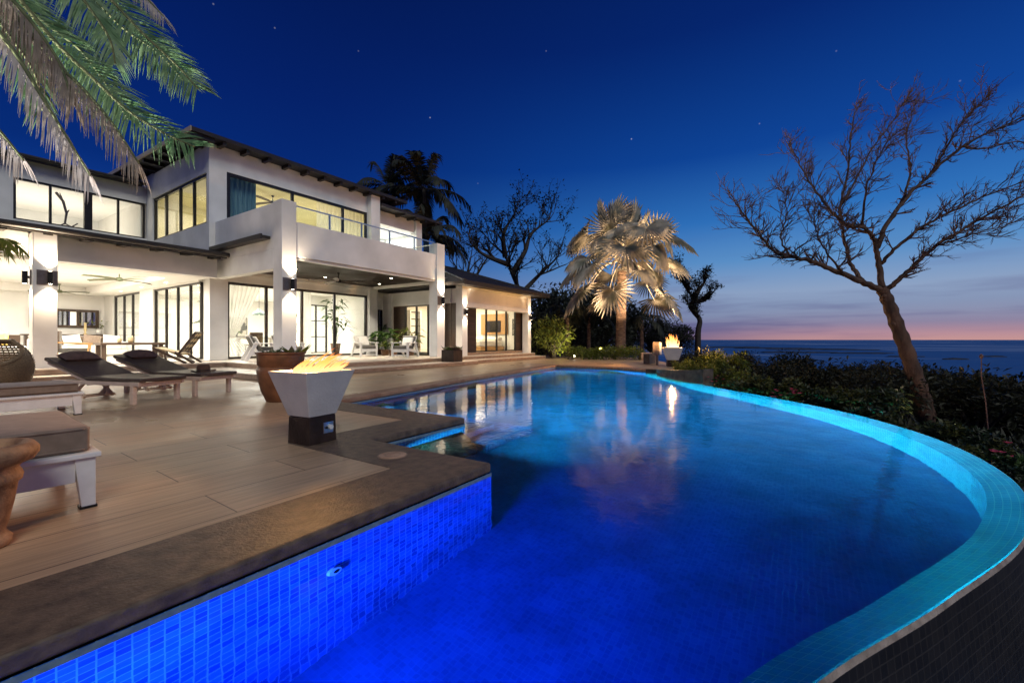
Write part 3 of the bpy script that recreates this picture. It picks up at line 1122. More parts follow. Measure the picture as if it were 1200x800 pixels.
window(2.83, 6.4, 22.48, 5.14, 6.58, [3.72, 4.7, 5.58], fw=.07)
MB().box(4.6, 4.82, 22.40, 22.56, 5.14, 6.58).build('window_post', M['bronze'], V)
rf4 = roof_slab('roof', -9, 6.2, 22.0, 29, 7.33, 7.5, .12, M['roof'])
b = MB()
b.tube([(-9, 21.96, 7.25), (6.3, 21.96, 7.25)], .07, 8)
b.box(-9, 6.2, 22.0, 22.06, 7.14, 7.30)
b.build('gutter', M['fascia'], rf4)
# ----- link between villa and pavilion
part('wall', ST, [(13.4, 13.52, 16.9, 17.05, .3, 3.4), (13.98, 14.3, 16.9, 17.05, .3, 3.4), (13.52, 13.98, 16.9, 17.05, 2.45, 3.4), (13.52, 13.98, 16.9, 17.05, .3, .95)])
window(13.52, 13.98, 16.96, .95, 2.45, [13.75], hbar=(1.7,))
part('link_roof', M['roof'], [(13.32, 14.3, 15.2, 19.6, 3.50, 3.58)])
part('link_fascia', M['fascia'], [(13.32, 14.3, 15.08, 15.2, 3.36, 3.6)])
part('downpipe', M['black'], [(13.86, 13.93, 12.9, 12.97, .31, 3.1)])
b = MB()
b.box(6.90, 6.93, 16.47, 16.5, 3.66, 5.0)
b.build('downpipe', ST, V)

# ------------------------------------------------------------------ pavilion on the right
W = thing('pavilion', 'single storey white pavilion with hipped roof and timber flanked glass doors', 'pavilion', (16.5, 12, 0))
WZ0 = .312
for x0, x1 in ((13.95, 14.3), (19.2, 19.5)):
    boxes([(x0, x1, 11.85, 12.2, WZ0, 3.18)]).build('column', ST, W, bevel=.01)
boxes([(14.3, 19.2, 11.98, 12.08, 2.60, 3.18)]).build('frieze_panel', ST, W)
boxes([(14.3, 19.2, 11.9, 12.15, 2.40, 2.60)]).build('beam', ST, W, bevel=.006)
boxes([(13.95, 19.5, 11.86, 12.2, 3.18, 3.30)]).build('beam', ST, W)
for q in ((14.3, 15.5), (18.86, 19.6)):
    boxes([(q[0], q[1], 12.36, 12.46, WZ0, 2.5)]).build('timber_panel', M['slatwood'], W)
boxes([(14.02, 14.3, 12.2, 12.5, WZ0, 2.57)]).build('shutter', M['brownwood'], W)
boxes([(14.0, 14.3, 12.2, 12.5, 2.575, 3.2), (14.0, 14.12, 16.44, 18.3, WZ0, 3.2), (19.5, 19.62, 12.2, 18, WZ0, 3.2), (14.12, 19.5, 12.36, 12.48, 2.5, 3.2), (14.12, 19.5, 18.0, 18.2, WZ0, 3.2)]).build('wall', M['inner'], W)
boxes([(14.12, 19.5, 12.48, 18.0, .25, .45)]).build('floor_slab', M['floor_in'], W)
boxes([(14.12, 19.5, 12.48, 18.0, 2.9, 3.0)]).build('ceiling', M['inner'], W)
boxes([(14.3, 19.2, 12.2, 12.36, .312, .43)]).build('door_sill', M['riser'], W)
window(15.5, 18.86, 12.42, .45, 2.5, [16.36, 17.2, 18.02], parent=W, fw=.055, name='sliding_door')
b = MB()
ev = [(13.35, 11.2, 3.28), (20.25, 11.2, 3.28), (20.25, 19.3, 3.28), (13.35, 19.3, 3.28)]
rd = [(14.9, 15.25, 4.72), (17.5, 15.25, 4.72)]
b.v = ev + [(x, y, z + .10) for x, y, z in ev] + rd
b.f = [(3, 2, 1, 0), (0, 1, 5, 4), (1, 2, 6, 5), (2, 3, 7, 6), (3, 0, 4, 7), (4, 5, 9, 8), (5, 6, 9), (6, 7, 8, 9), (7, 4, 8)]
hr = b.build('roof', M['roof'], W)
b = MB()
b.bar((17.5, 15.25, 4.74), (20.25, 11.2, 3.40), .10, .07)
b.bar((14.9, 15.25, 4.74), (13.35, 11.2, 3.40), .10, .07)
b.bar((14.9, 15.25, 4.75), (17.5, 15.25, 4.75), .12, .08)
for i in range(1, 7):      # courses of tiles
    t = i / 7
    z = 3.385 + (4.72 - 3.38) * t
    y = 11.2 + (15.25 - 11.2) * t
    b.bar((13.35 + 1.55 * t, y, z), (20.25 - 2.75 * t, y, z), .05, .02)
b.build('ridge_tiles', M['roof'], hr)
b = MB()
b.box(13.3, 20.3, 11.16, 11.20, 3.22, 3.40)
b.box(20.25, 20.29, 11.2, 19.3, 3.22, 3.40)
b.build('fascia', M['fascia'], hr)
boxes([(13.97, 14.12, 12.5, 16.2, 2.76, 3.2)]).build('side_frieze', ST, W)
boxes([(13.93, 14.12, 12.5, 16.2, 2.58, 2.755)]).build('side_lintel', ST, W)
boxes([(13.92, 14.14, 16.2, 16.44, WZ0, 3.2)]).build('corner_post', ST, W)
for q in ((12.52, 13.2), (15.4, 16.18)):
    boxes([(14.02, 14.09, q[0], q[1], WZ0, 2.57)]).build('shutter', M['brownwood'], W, bevel=.01)
window(13.2, 15.4, 14.06, WZ0, 2.57, [13.93, 14.66], parent=W, axis='y', fw=.055, name='side_door')
t = thing('shelf_unit', 'white shelf unit with dark shelves seen through the pavilion side door', 'shelf', (15.6, 16.6, .45))
boxes([(15.3, 15.35, 16.4, 16.8, .46, 2.5), (16.0, 16.05, 16.4, 16.8, .46, 2.5)]).build('upright', M['whitewood'], t)
for k_ in range(6):
    boxes([(15.351, 15.999, 16.4, 16.8, .6 + k_ * .36, .64 + k_ * .36)]).build('shelf', M['brownwood'], t)
# wooden wall unit and screen inside the pavilion
boxes([(19.40, 19.495, 13.3, 15.1, 1.30, 2.42)]).build('wall_cladding', M['honeywood'], W)
t = thing('television', 'dark flat screen on honey wood wall inside the pavilion', 'television', (19.36, 14.25, 1.4))
boxes([(19.345, 19.37, 13.75, 14.75, 1.45, 2.02)]).build('screen', M['black'], t)
boxes([(19.372, 19.395, 13.72, 14.78, 1.42, 2.05)]).build('bezel', M['bronze'], t)
t = thing('wall_print', 'narrow dark print on the white wall inside the right pavilion door', 'picture', (19.48, 12.9, 1.2))
boxes([(19.47, 19.495, 12.82, 13.0, 1.25, 2.1)]).build('print', M['art'], t)
boxes([(19.465, 19.497, 12.80, 12.82, 1.23, 2.12), (19.465, 19.497, 13.0, 13.02, 1.23, 2.12), (19.466, 19.497, 12.82, 13.0, 2.1, 2.12), (19.466, 19.497, 12.82, 13.0, 1.23, 1.25)]).build('frame', M['black'], t)
t = thing('bed', 'pale bed with wooden base seen through the pavilion doors', 'bed', (18.0, 14.4, .45))
boxes([(17.2, 19.3, 13.4, 15.4, .45, .65)]).build('bed_base', M['honeywood'], t, bevel=.02)
boxes([(17.22, 19.28, 13.42, 15.38, .65, .95)]).build('mattress', M['whitefab'], t, bevel=.08)
boxes([(18.85, 19.25, 13.5, 14.3, .95, 1.15)]).build('pillow', M['whitefab'], t, bevel=.08)
boxes([(18.85, 19.25, 14.5, 15.3, .95, 1.15)]).build('pillow', M['whitefab'], t, bevel=.08)
# glass canopy between villa and pavilion
t = thing('glass_canopy', 'tilted pale glass canopy between the villa column and the pavilion roof', 'canopy', (13.6, 13.0, 3.3))
b = MB()
b.v = [(13.35, 12.9, 3.75), (13.75, 12.0, 3.45), (14.15, 12.9, 4.0), (13.85, 13.7, 4.25)]
b.f = [(0, 1, 2, 3)]
o = b.build('glass_sheet', M['railglass'], t)
sm = o.modifiers.new('thick', 'SOLIDIFY'); sm.thickness = .012
b = MB()
for a, c in (((13.35, 12.9, 3.75), (13.75, 12.0, 3.45)), ((13.75, 12.0, 3.45), (14.15, 12.9, 4.0)), ((14.15, 12.9, 4.0), (13.85, 13.7, 4.25)), ((13.85, 13.7, 4.25), (13.35, 12.9, 3.75))):
    b.bar(a, c, .03)
b.build('canopy_frame', M['steel'], t)
b = MB(); b.bar((13.85, 13.7, 4.25), (13.85, 13.7, 3.29), .04); b.bar((14.15, 12.9, 4.0), (14.15, 12.9, 3.30), .04)
b.build('bracket', M['steel'], t)

# ------------------------------------------------------------------ wall lamps (sconces) with their light
def sconce(x, y, z, label, face='y', w=.40, power=210, h=.36):
    t = thing('wall_lamp', label, 'wall lamp', (x, y, z - h / 2), group='wall lamps on the columns')
    b = MB()
    if face == 'y':
        b.box(x - w / 2, x + w / 2, y - .03, y - .003, z - h / 2, z + h / 2)
        cx, cy = x + w * .1, y - .10
        b2 = MB(); b2.box(cx - .03, cx + .03, y - .08, y - .03, z - .03, z + .03)
    else:
        b.box(x - .03, x - .003, y - w / 2, y + w / 2, z - h / 2, z + h / 2)
        cx, cy = x - .10, y
        b2 = MB(); b2.box(x - .08, x - .03, cy - .03, cy + .03, z - .03, z + .03)
    b.build('back_plate', M['plate'], t)
    b2.build('arm', M['black'], t)
    MB().lathe([(.045, -h * .42), (.05, -h * .40), (.05, h * .40), (.045, h * .42)], 14, (cx, cy, z)).build('lamp_tube', M['black'], t, smooth=False)
    g_ = MB()
    g_.lathe([(.0, h * .42 + .002), (.036, h * .42 + .003)], 14, (cx, cy, z), cap=False)
    g_.lathe([(.036, -h * .42 - .003), (.0, -h * .42 - .002)], 14, (cx, cy, z), cap=False)
    g_.build('lamp_glow', M['lamp'], t)
    ty = (cx, cy + .03, z + 3) if face == 'y' else (cx + .03, cy, z + 3)
    td = (ty[0], ty[1], z - 3)
    lamp('SPOT', 'up_light', (cx, cy, z + h * .42 + .02), power, WARM, .03, ty, 95, .9)
    lamp('SPOT', 'down_light', (cx, cy, z - h * .42 - .02), power, WARM, .03, td, 95, .9)


sconce(6.83, 12.3, 2.60, 'bronze wall lamp on the balcony column behind the fire bowl')
sconce(13.14, 12.3, 2.60, 'bronze wall lamp on the balcony column above the square planter')
sconce(2.50, 15.42, 2.52, 'bronze wall lamp on the front of the living room column', w=.36)
sconce(2.26, 15.64, 2.52, 'black wall lamp on the side of the living room column', face='x', w=.14)
sconce(14.12, 11.85, 2.18, 'small wall lamp on the pavilion column nearest the villa', w=.16, h=.26, power=80)
sconce(19.35, 11.85, 2.15, 'small wall lamp on the far pavilion column beside the shrub', w=.16, h=.26, power=80)

# recessed downlights
def downlight(x, y, z, label, power=0, r=.05, group='recessed downlights in the ceilings', ang=100, col=NEUT):
    t = thing('downlight', label, 'downlight', (x, y, z - .012), group=group)
    MB().lathe([(r + .015, .0), (r + .02, .006), (r + .02, .011), (r, .011)], 18, (x, y, z - .012), cap=False).build('ring', M['steel'], t)
    MB().lathe([(.0, .0), (r, .001)], 18, (x, y, z - .010), cap=False).build('lens', M['lamp'], t)
    if power:
        lamp('SPOT', 'downlight_beam', (x, y, z - .03), power, col, r, (x, y, 0), ang, .8)


for i, (x, y, n) in enumerate([(8.2, 14.4, 'above the white chair near the living room'), (9.9, 15.3, 'beside the balcony fan'), (11.5, 13.4, 'above the terrace steps'), (12.4, 15.2, 'nearest the potted plants')]):
    downlight(x, y, 3.42, 'recessed downlight in dark timber soffit ' + n, 300)
for i, (x, y, n) in enumerate([(5.9, 18.6, 'nearest the front'), (5.9, 21.0, 'by the pillar'), (5.9, 23.4, 'beside the far window')]):
    downlight(x, y, 3.02, 'small downlight in the living room ceiling edge ' + n, 18)

# room lights (lamps of the house, each in its own ceiling)
lamp('AREA', 'living_light', (1.5, 21.5, 3.26), 820, (1, .93, .84), 5, (1.5, 21.5, 0), sy=5)
lamp('AREA', 'living_front_light', (3.2, 17.9, 3.28), 400, (1, .93, .84), 4, (3.2, 17.9, 0), sy=.6)
lamp('AREA', 'main_light', (9.6, 21.3, 3.17), 980, (1, .93, .83), 3.0, (9.6, 21.3, 0), sy=6)
lamp('AREA', 'upper_light', (9.9, 19.6, 6.92), 340, (1, .87, .60), 4.5, (9.9, 19.6, 0), sy=3.5)
lamp('AREA', 'clerestory_light', (3.5, 25.5, 4.5), 165, (1, .88, .74), 5, (3.5, 25.5, 8), sy=3.5)
lamp('AREA', 'alcove_light', (14.8, 18.4, 6.6), 260, (.93, .95, 1.), 1.5, (14.6, 18.6, 0), sy=1)
lamp('AREA', 'pavilion_light', (17.0, 15.0, 2.88), 330, (1, .82, .58), 3.4, (17.0, 15.0, 0), sy=3)

# ------------------------------------------------------------------ loungers on the deck
def soft_box(name, m, x0, x1, y0, y1, z0, z1, parent, r=.05, sub=2, off=None, puff=.0):
    b = MB()
    b.box(x0, x1, y0, y1, z0, z1)
    o = b.build(name, m, parent, bevel=r, seg=4, off=off, smooth=True)
    if puff:
        bm = bmesh.new(); bm.from_mesh(o.data)
        bmesh.ops.subdivide_edges(bm, edges=bm.edges[:], cuts=6, use_grid_fill=True)
        cs = [v.co.copy() for v in bm.verts]
        mn = Vector((min(c.x for c in cs), min(c.y for c in cs), min(c.z for c in cs)))
        mx = Vector((max(c.x for c in cs), max(c.y for c in cs), max(c.z for c in cs)))
        for v in bm.verts:
            u = (v.co.x - mn.x) / (mx.x - mn.x) * 2 - 1
            w = (v.co.y - mn.y) / (mx.y - mn.y) * 2 - 1
            k = (1 - abs(u) ** 3) * (1 - abs(w) ** 3)
            zc = (mn.z + mx.z) / 2
            v.co.z += puff * k * (1 if v.co.z > zc else -.3)
            v.co.z += .004 * noise.noise(v.co * 9)
        bm.to_mesh(o.data); bm.free()
        for p in o.data.polygons:
            p.use_smooth = True
    return o


def white_lounger(name, label, loc, rz, fab, piping, L=2.0, Wd=1.08, ztop=.33, ch=.15):
    """frame runs from x=-L to 0, near face at y=0"""
    t = thing(name, label, 'lounger', loc, rz, 'white framed loungers on the deck')
    Z = (0, 0, 0)
    MB().box(-L, -.085, .012, .045, ztop - .17, ztop - .03).build('side_rail', M['whitewood'], t, off=Z, bevel=.004)
    MB().box(-L, -.085, Wd - .045, Wd - .012, ztop - .17, ztop - .03).build('side_rail', M['whitewood'], t, off=Z, bevel=.004)
    MB().box(-.04, -.012, .085, Wd - .085, ztop - .17, ztop - .03).build('end_rail', M['whitewood'], t, off=Z, bevel=.004)
    MB().box(-L, .022, -.022, Wd + .022, ztop - .03, ztop).build('top_board', M['whitewood'], t, off=Z, bevel=.006)
    for x, y in ((0, 0), (0, Wd), (-L + .1, 0), (-L + .1, Wd)):
        b = MB()
        s = 1 if y == 0 else -1
        x1 = x
        vs = []
        for z, w in ((0.012, .062), (ztop - .03, .092)):
            for i, j in ((0, 0), (1, 0), (1, 1), (0, 1)):
                vs.append((x1 - i * w, y + s * j * w, z))
        b.add(vs, [(3, 2, 1, 0), (4, 5, 6, 7), (0, 1, 5, 4), (1, 2, 6, 5), (2, 3, 7, 6), (3, 0, 4, 7)])
        lg = b.build('leg', M['whitewood'], t, off=Z, bevel=.004)
        MB().box(x1 - .07, x1 + .006, y + s * -.006 if s > 0 else y - .07, y + .07 if s > 0 else y + .006, .001, .014).build('foot_pad', M['black'], lg, off=Z)
    c = soft_box('cushion', fab, -L + .02, -.02, .03, Wd - .03, ztop + .001, ztop + ch, t, .045, off=Z, puff=.02)
    b = MB()
    for zz in (ztop + .02, ztop + ch - .012):
        ring = [(-L + .04, .028, zz), (-.05, .028, zz), (-.022, .055, zz), (-.022, Wd - .06, zz), (-.05, Wd - .03, zz)]
        b.tube(ring, .006, 6)
    b.build('piping', piping, c, off=Z)
    return t


white_lounger('white_lounger', 'white framed lounger with taupe cushion behind the terracotta urn', (.775, 3.53, 0), rad(-3), M['taupe'], M['taupe'])
white_lounger('white_lounger', 'white framed lounger with brown edged cushion beside the first dark sunbed', (1.62, 8.02, 0), rad(1), M['taupe'], M['felt'], L=2.1, Wd=.86, ztop=.30, ch=.12)


def sling_lounger(label, loc, rz, scale=1):
    """foot end towards -y, bend at the origin, head towards +y"""
    t = thing('sunbed', label, 'sunbed', loc, rz, 'dark sunbeds with pale wooden frames')
    Z = (0, 0, 0)
    pw = M['palewood']
    hw = .33
    for s in (-1, 1):
        MB().box(s * hw - .022, s * hw + .022, -1.16, .80, .285, .345).build('side_rail', pw, t, off=Z, bevel=.005)
    MB().box(-hw, hw, -1.13, -1.085, .27, .335).build('foot_rail', pw, t, off=Z, bevel=.004)
    MB().box(-hw, hw, -.02, .02, .27, .33).build('cross_rail', pw, t, off=Z, bevel=.004)
    MB().box(-hw, hw, .74, .785, .27, .335).build('head_rail', pw, t, off=Z, bevel=.004)
    for x in (-1, 1):
        for y in (-1.02, .66):
            MB().box(x * hw - .03, x * hw + .03, y - .035, y + .035, 0, .285).build('leg', pw, t, off=Z, bevel=.005)
    b = MB()
    for s in (-1, 1):
        b.bar((s * .2, .30, .29), (s * .2, .62, .03), .03, .045)
        b.bar((s * .2, .62, .29), (s * .2, .28, .05), .03, .045)
    b.bar((-.24, .3, .06), (.24, .3, .06), .03)
    b.bar((-.24, .6, .05), (.24, .6, .05), .03)
    b.build('back_prop', pw, t, off=Z)
    # mattress: flat part and raised back in one skin
    prof = [(-1.20, .35), (-.6, .352), (0, .36), (.5, .515), (.98, .655)]
    b = MB()
    th = .055
    n = len(prof)
    w2 = .36
    for y, z in prof:
        for x, dz in ((-w2, 0), (w2, 0), (w2, th), (-w2, th)):
            b.v.append((x, y, z + dz))
    for i in range(n - 1):
        for k in range(4):
            a = i * 4 + k
            c = i * 4 + (k + 1) % 4
            b.f.append((a, c, c + 4, a + 4))
    b.f.append((3, 2, 1, 0))
    b.f.append(tuple((n - 1) * 4 + k for k in range(4)))
    m_ = b.build('mattress', M['darksling'], t, off=Z, bevel=.016, seg=3)
    # under-frame of the raised back
    b = MB()
    for s in (-1, 1):
        b.bar((s * .31, .02, .335), (s * .31, .95, .615), .04, .035)
    b.build('back_frame', pw, t, off=Z)
    MB().box(-.25, .25, .0, .0, .0, .0)
    return t


def cushion_mesh(name, m, label, cat, sx, sy, sz, mat4, group=None):
    """a soft pillow as one mesh"""
    b = MB()
    n = 12
    idx = {}
    for side in (1, -1):
        for i in range(n + 1):
            for j in range(n + 1):
                u, v = i / n * 2 - 1, j / n * 2 - 1
                k = max(0, (1 - abs(u) ** 2.6) * (1 - abs(v) ** 2.6)) ** .55
                pin = 1 - .06 * (1 - abs(abs(u) - abs(v)))
                p = Vector((u * sx / 2 * (1 - .05 * (1 - v * v)), v * sy / 2 * (1 - .05 * (1 - u * u)), side * sz / 2 * k))
                p.z += .012 * noise.noise(p * 11) * k
                idx[(side, i, j)] = len(b.v)
                b.v.append(tuple(p))
    for side in (1, -1):
        for i in range(n):
            for j in range(n):
                f = (idx[(side, i, j)], idx[(side, i + 1, j)], idx[(side, i + 1, j + 1)], idx[(side, i, j + 1)])
                b.f.append(f if side > 0 else f[::-1])
    o = b.build(name, m, None, off=(0, 0, 0), smooth=True)
    o.matrix_world = mat4
    return tag(o, label, cat, group)


SB = [((2.30, 9.62, 0), rad(18), 'first'), ((3.26, 10.02, 0), rad(18), 'second')]
for i, (loc, rz, n) in enumerate(SB):
    sling_lounger(['dark brown sunbed on pale wooden frame, the one nearer the white loungers', 'dark brown sunbed on pale wooden frame with the hat on its foot end'][i], loc, rz)
    base = Matrix.Translation(loc) @ Matrix.Rotation(rz, 4, 'Z')
    pm = base @ Matrix.Translation((.02, .80, .705)) @ Matrix.Rotation(rad(16), 4, 'X')
    cushion_mesh('pillow', M['darkpillow'], ['dark brown pillow on the sunbed nearer the white loungers', 'dark brown pillow on the sunbed that carries the hat'][i], 'pillow', .52, .27, .20, pm, 'pillows on the sunbeds')
base = Matrix.Translation(SB[1][0]) @ Matrix.Rotation(SB[1][1], 4, 'Z')
hp = base @ Vector((.02, -.78, .41))
b = MB()
b.lathe([(.20, .012), (.19, .003), (.15, .0), (.115, .004), (.11, .02), (.105, .09), (.09, .125), (.05, .128), (.0, .112)], 32, cap=False)
for i, v in enumerate(b.v):
    a = math.atan2(v[1], v[0])
    r = math.hypot(v[0], v[1])
    if r > .16:
        b.v[i] = (v[0], v[1], v[2] + .02 * math.cos(2 * a))
    elif v[2] > .1:
        b.v[i] = (v[0] * (1 - .15 * abs(math.sin(a))), v[1], v[2] - .03 * (1 - min(1, r / .09)))
hat = single('hat', b, M['felt'], 'brown felt hat lying on the foot of the second sunbed', 'hat', hp, local=True, smooth=True)
MB().lathe([(.1125, .010), (.109, .035)], 32, cap=False).build('hat_band', M['black'], hat, off=(0, 0, 0))

# ------------------------------------------------------------------ fire bowls
def flame_mesh(rs, n, w, h, tilt=(0, 0), spread=.2):
    b = MB()
    for i in range(n):
        a = rs.uniform(0, 2 * PI)
        r = spread * math.sqrt(rs.random())
        x, y = r * math.cos(a), r * math.sin(a)
        hh = h * rs.uniform(.45, 1.) * (1 - .45 * r / spread)
        ww = w * rs.uniform(.6, 1.2)
        pts, rd = [], []
        ph = rs.uniform(0, 6)
        for k in range(9):
            s = k / 8
            pts.append((x * (1 + .25 * s) + tilt[0] * s * s * hh + .10 * hh * math.sin(ph + s * 4.) * s, y * (1 + .25 * s) + tilt[1] * s * s * hh + .08 * hh * math.cos(ph * 1.7 + s * 4.4) * s, s * hh))
            rd.append(ww * (.55 + 1.3 * s) * (1 - s) ** .9 + .001)
        b.tube(pts, rd, 8)
    return b


def fire_bowl(label, loc, rz, s_base, s_low, s_top, hb, ht, label_f, power, seed, fl):
    t = thing('fire_bowl', label, 'fire bowl', loc, rz, 'white square fire bowls by the pool')
    Z = (0, 0, 0)
    b = MB(); b.frustum(s_base, s_base * .96, 0, hb)
    b.build('pedestal', M['conc_base'], t, off=Z, bevel=.012)
    # gas control plate on the pedestal front
    pl = MB(); pl.box(.0 * s_base, .36 * s_base, -s_base / 2 - .006, -s_base / 2 + .02, hb * .35, hb * .75)
    pl = pl.build('control_plate', M['steel'], t, off=Z, bevel=.003)
    k = MB()
    c = Vector((.24 * s_base, -s_base / 2 - .006, hb * .56))
    k.tube([c, c + Vector((0, -.018, 0))], .024, 16)
    k.build('knob', M['whitewood'], pl, off=Z)
    k = MB()
    c = Vector((.09 * s_base, -s_base / 2 - .006, hb * .56))
    k.tube([c, c + Vector((0, -.012, 0))], .012, 12)
    k.build('igniter', M['black'], pl, off=Z)
    # bowl: outer shell, rim and inner shell
    b = MB()
    vs = []
    th = .03
    for s, z in ((s_low, hb + .003), (s_top, ht), (s_top - 2 * th, ht), (s_top - 2 * th - .06, ht - .07)):
        for i, j in ((-1, -1), (1, -1), (1, 1), (-1, 1)):
            vs.append((i * s / 2, j * s / 2, z))
    fs = [(3, 2, 1, 0)]
    for k in range(3):
        for q in range(4):
            a, c = k * 4 + q, k * 4 + (q + 1) % 4
            fs.append((a, c, c + 4, a + 4))
    b.add(vs, fs)
    b.build('bowl', M['conc'], t, off=Z, bevel=.008, seg=3)
    b = MB()
    s = s_top - 2 * th - .05
    n = 14
    for i in range(n + 1):
        for j in range(n + 1):
            x, y = (i / n - .5) * s, (j / n - .5) * s
            b.v.append((x, y, ht - .06 + .02 * noise.noise(Vector((x * 30, y * 30, seed)))))
    for i in range(n):
        for j in range(n):
            a = i * (n + 1) + j
            b.f.append((a, a + n + 1, a + n + 2, a + 1))
    b.build('lava_bed', M['lava'], t, off=Z)
    rs = random.Random(seed)
    F = flame_mesh(rs, fl['n'], fl['w'], fl['h'], fl['tilt'], fl['spread'])
    f = F.build('flame', mat_flame('flame ' + str(seed), fl['h'], fl['p']), None, off=Z, smooth=True)
    f.location = (loc[0], loc[1], loc[2] + ht - .055)
    tag(f, label_f, 'flame', 'flames in the fire bowls')
    lamp('POINT', 'fire_light', (loc[0], loc[1], loc[2] + ht + .12), power, (1, .50, .16), .10)
    return t


fire_bowl('white tapered fire bowl on the deck corner beside the big clay pot', (2.45, 4.0, 0), rad(6), .315, .31, .56, .265, .70,
          'low wind blown flame in the fire bowl beside the big clay pot', 130, 5, dict(n=70, w=.016, h=.30, tilt=(.7, -.5), spread=.20, p=2.0))
fire_bowl('small white fire bowl on the far pool corner near the fan palm', (16.75, 4.02, .0), rad(20), .40, .40, .68, .25, .72,
          'tall bright flame in the fire bowl near the fan palm', 4800, 9, dict(n=30, w=.036, h=.80, tilt=(.12, .05), spread=.20, p=3.2))

# round lid in the coping
b = MB()
b.lathe([(.115, 0), (.115, .008), (.108, .011), (.0, .012)], 40, cap=False)
for k in range(2):
    pass
lid = single('skimmer_lid', b, M['kerbbrick'], 'round pinkish skimmer lid set in the rough coping', 'lid', (2.52, 2.92, .0065), local=True)
b = MB()
b.lathe([(.116, .0), (.126, .0), (.126, .004), (.116, .005)], 40, cap=False)
b.lathe([(.06, .0125), (.064, .013), (.068, .0125)], 30, cap=False)
b.build('lid_ring', M['riser'], lid, off=(0, 0, 0))
# wall jet
b = MB()
c = Vector((1.40, 2.084, -.40))
b.tube([c, c + Vector((0, -.015, 0))], [.045, .038], 20)
jet = single('wall_jet', b, M['whitewood'], 'small round return jet in the blue tiled pool wall', 'jet')
MB().tube([c + Vector((.006, -.012, 0)), c + Vector((.006, -.017, 0))], .018, 14).build('nozzle', M['black'], jet)

# ------------------------------------------------------------------ pots
b = MB()
prof = [(.0, .0), (.115, .0), (.125, .01), (.13, .035), (.115, .055), (.105, .07), (.118, .12), (.135, .20), (.145, .27), (.150, .30), (.163, .305), (.168, .33), (.16, .35), (.15, .365),
        (.165, .385), (.205, .40), (.225, .43), (.225, .455), (.205, .48), (.17, .485), (.155, .47), (.15, .42), (.0, .41)]
b.lathe(prof, 48, cap=False)
urn = single('urn', b, M['terracotta'], 'weathered terracotta urn with rolled rim at the near lounger', 'urn', (.290, 3.275, 0), local=True, smooth=True)
urn.scale = (.95, .95, 1.02)
MB().lathe([(.0, .425), (.151, .43)], 32, cap=False).build('soil', M['soil'], urn, off=(0, 0, 0))
rs = random.Random(4)
b = MB()
for i in range(16):
    a = rs.uniform(0, 6.28)
    d = Vector((math.cos(a), math.sin(a), rs.uniform(.1, .6)))
    b.leaf(Vector((rs.uniform(-.06, .06), rs.uniform(-.06, .06), .43)), d, Vector((0, 0, 1)), rs.uniform(.06, .12), .035, .005, .2)
b.build('succulent_leaves', M['succred'], urn, off=(0, 0, 0))

b = MB()
b.lathe([(.0, .0), (.20, .0), (.22, .02), (.29, .18), (.335, .36), (.352, .47), (.350, .54), (.325, .56), (.325, .58), (.345, .60), (.352, .76), (.372, .775), (.372, .80), (.335, .80), (.325, .76), (.32, .70), (.0, .70)], 48, cap=False)
pot = single('clay_pot', b, M['potdark'], 'large brown clay pot with stepped rim behind the near fire bowl', 'pot', (3.80, 7.10, 0), local=True, smooth=True)
md = pot.modifiers.new('es', 'EDGE_SPLIT'); md.split_angle = rad(50)
b = MB()
b.lathe([(.349, .50), (.356, .51), (.349, .52)], 40, cap=False)
b.build('raised_band', M['potdark'], pot, off=(0, 0, 0))
MB().lathe([(.0, .735), (.323, .72)], 32, cap=False).build('soil', M['soil'], pot, off=(0, 0, 0))


def succulent(parent, x, y, z, n, L, W, m, seed, name='succulent', off=(0, 0, 0), up=.9):
    rs = random.Random(seed)
    b = MB()
    for i in range(n):
        a = i * 2.4
        e = up * (.25 + .75 * (1 - i / n)) if False else up * rs.uniform(.5, 1.2)
        d = Vector((math.cos(a), math.sin(a), e)).normalized()
        p = Vector((x, y, z))
        s = Vector((-math.sin(a), math.cos(a), 0))
        l = L * rs.uniform(.7, 1.1)
        u = d.cross(s)
        vs = [p - s * W * .3, p + s * W * .3, p + d * l * .55 + s * W * .5 + u * .005, p + d * l, p + d * l * .55 - s * W * .5 + u * .005, p + d * l * .5 - u * W * .3]
        b.add(vs, [(0, 1, 2, 5), (5, 2, 3), (5, 3, 4), (0, 5, 4)])
    return b.build(name, m, parent, off=off)


for i, (x, y, n, L, W, m) in enumerate([(-.2, -.05, 9, .20, .07, 'succulent'), (.05, -.12, 10, .17, .06, 'succred'), (.2, .05, 8, .26, .09, 'succulent'), (-.05, .15, 8, .22, .07, 'green'), (.22, -.1, 6, .3, .10, 'lime'), (-.1, -.2, 8, .12, .05, 'succulent')]):
    succulent(pot, x, y, .72, n, L, W, M[m], 20 + i)

# square planter on the step
t = thing('square_planter', 'dark brown square planter of succulents on the lower step', 'planter', (12.72, 11.32, RZ), rad(4))
b = MB()
s = .29
b.v = []
for q, z in ((s, .0), (s, .46), (s - .03, .46), (s - .03, .40)):
    b.v += [(-q, -q, z), (q, -q, z), (q, q, z), (-q, q, z)]
b.f = [(3, 2, 1, 0)] + [(k * 4 + i, k * 4 + (i + 1) % 4, (k + 1) * 4 + (i + 1) % 4, (k + 1) * 4 + i) for k in range(3) for i in range(4)] + [(12, 13, 14, 15)]
b.build('box', M['conc_base'], t, off=(0, 0, 0), bevel=.008)
for i in range(12):
    rs = random.Random(60 + i)
    succulent(t, rs.uniform(-.24, .24), rs.uniform(-.24, .24), .44, 12, rs.uniform(.18, .30), .065, M[['succulent', 'succred', 'green', 'succulent'][i % 4]], 80 + i, up=.8)

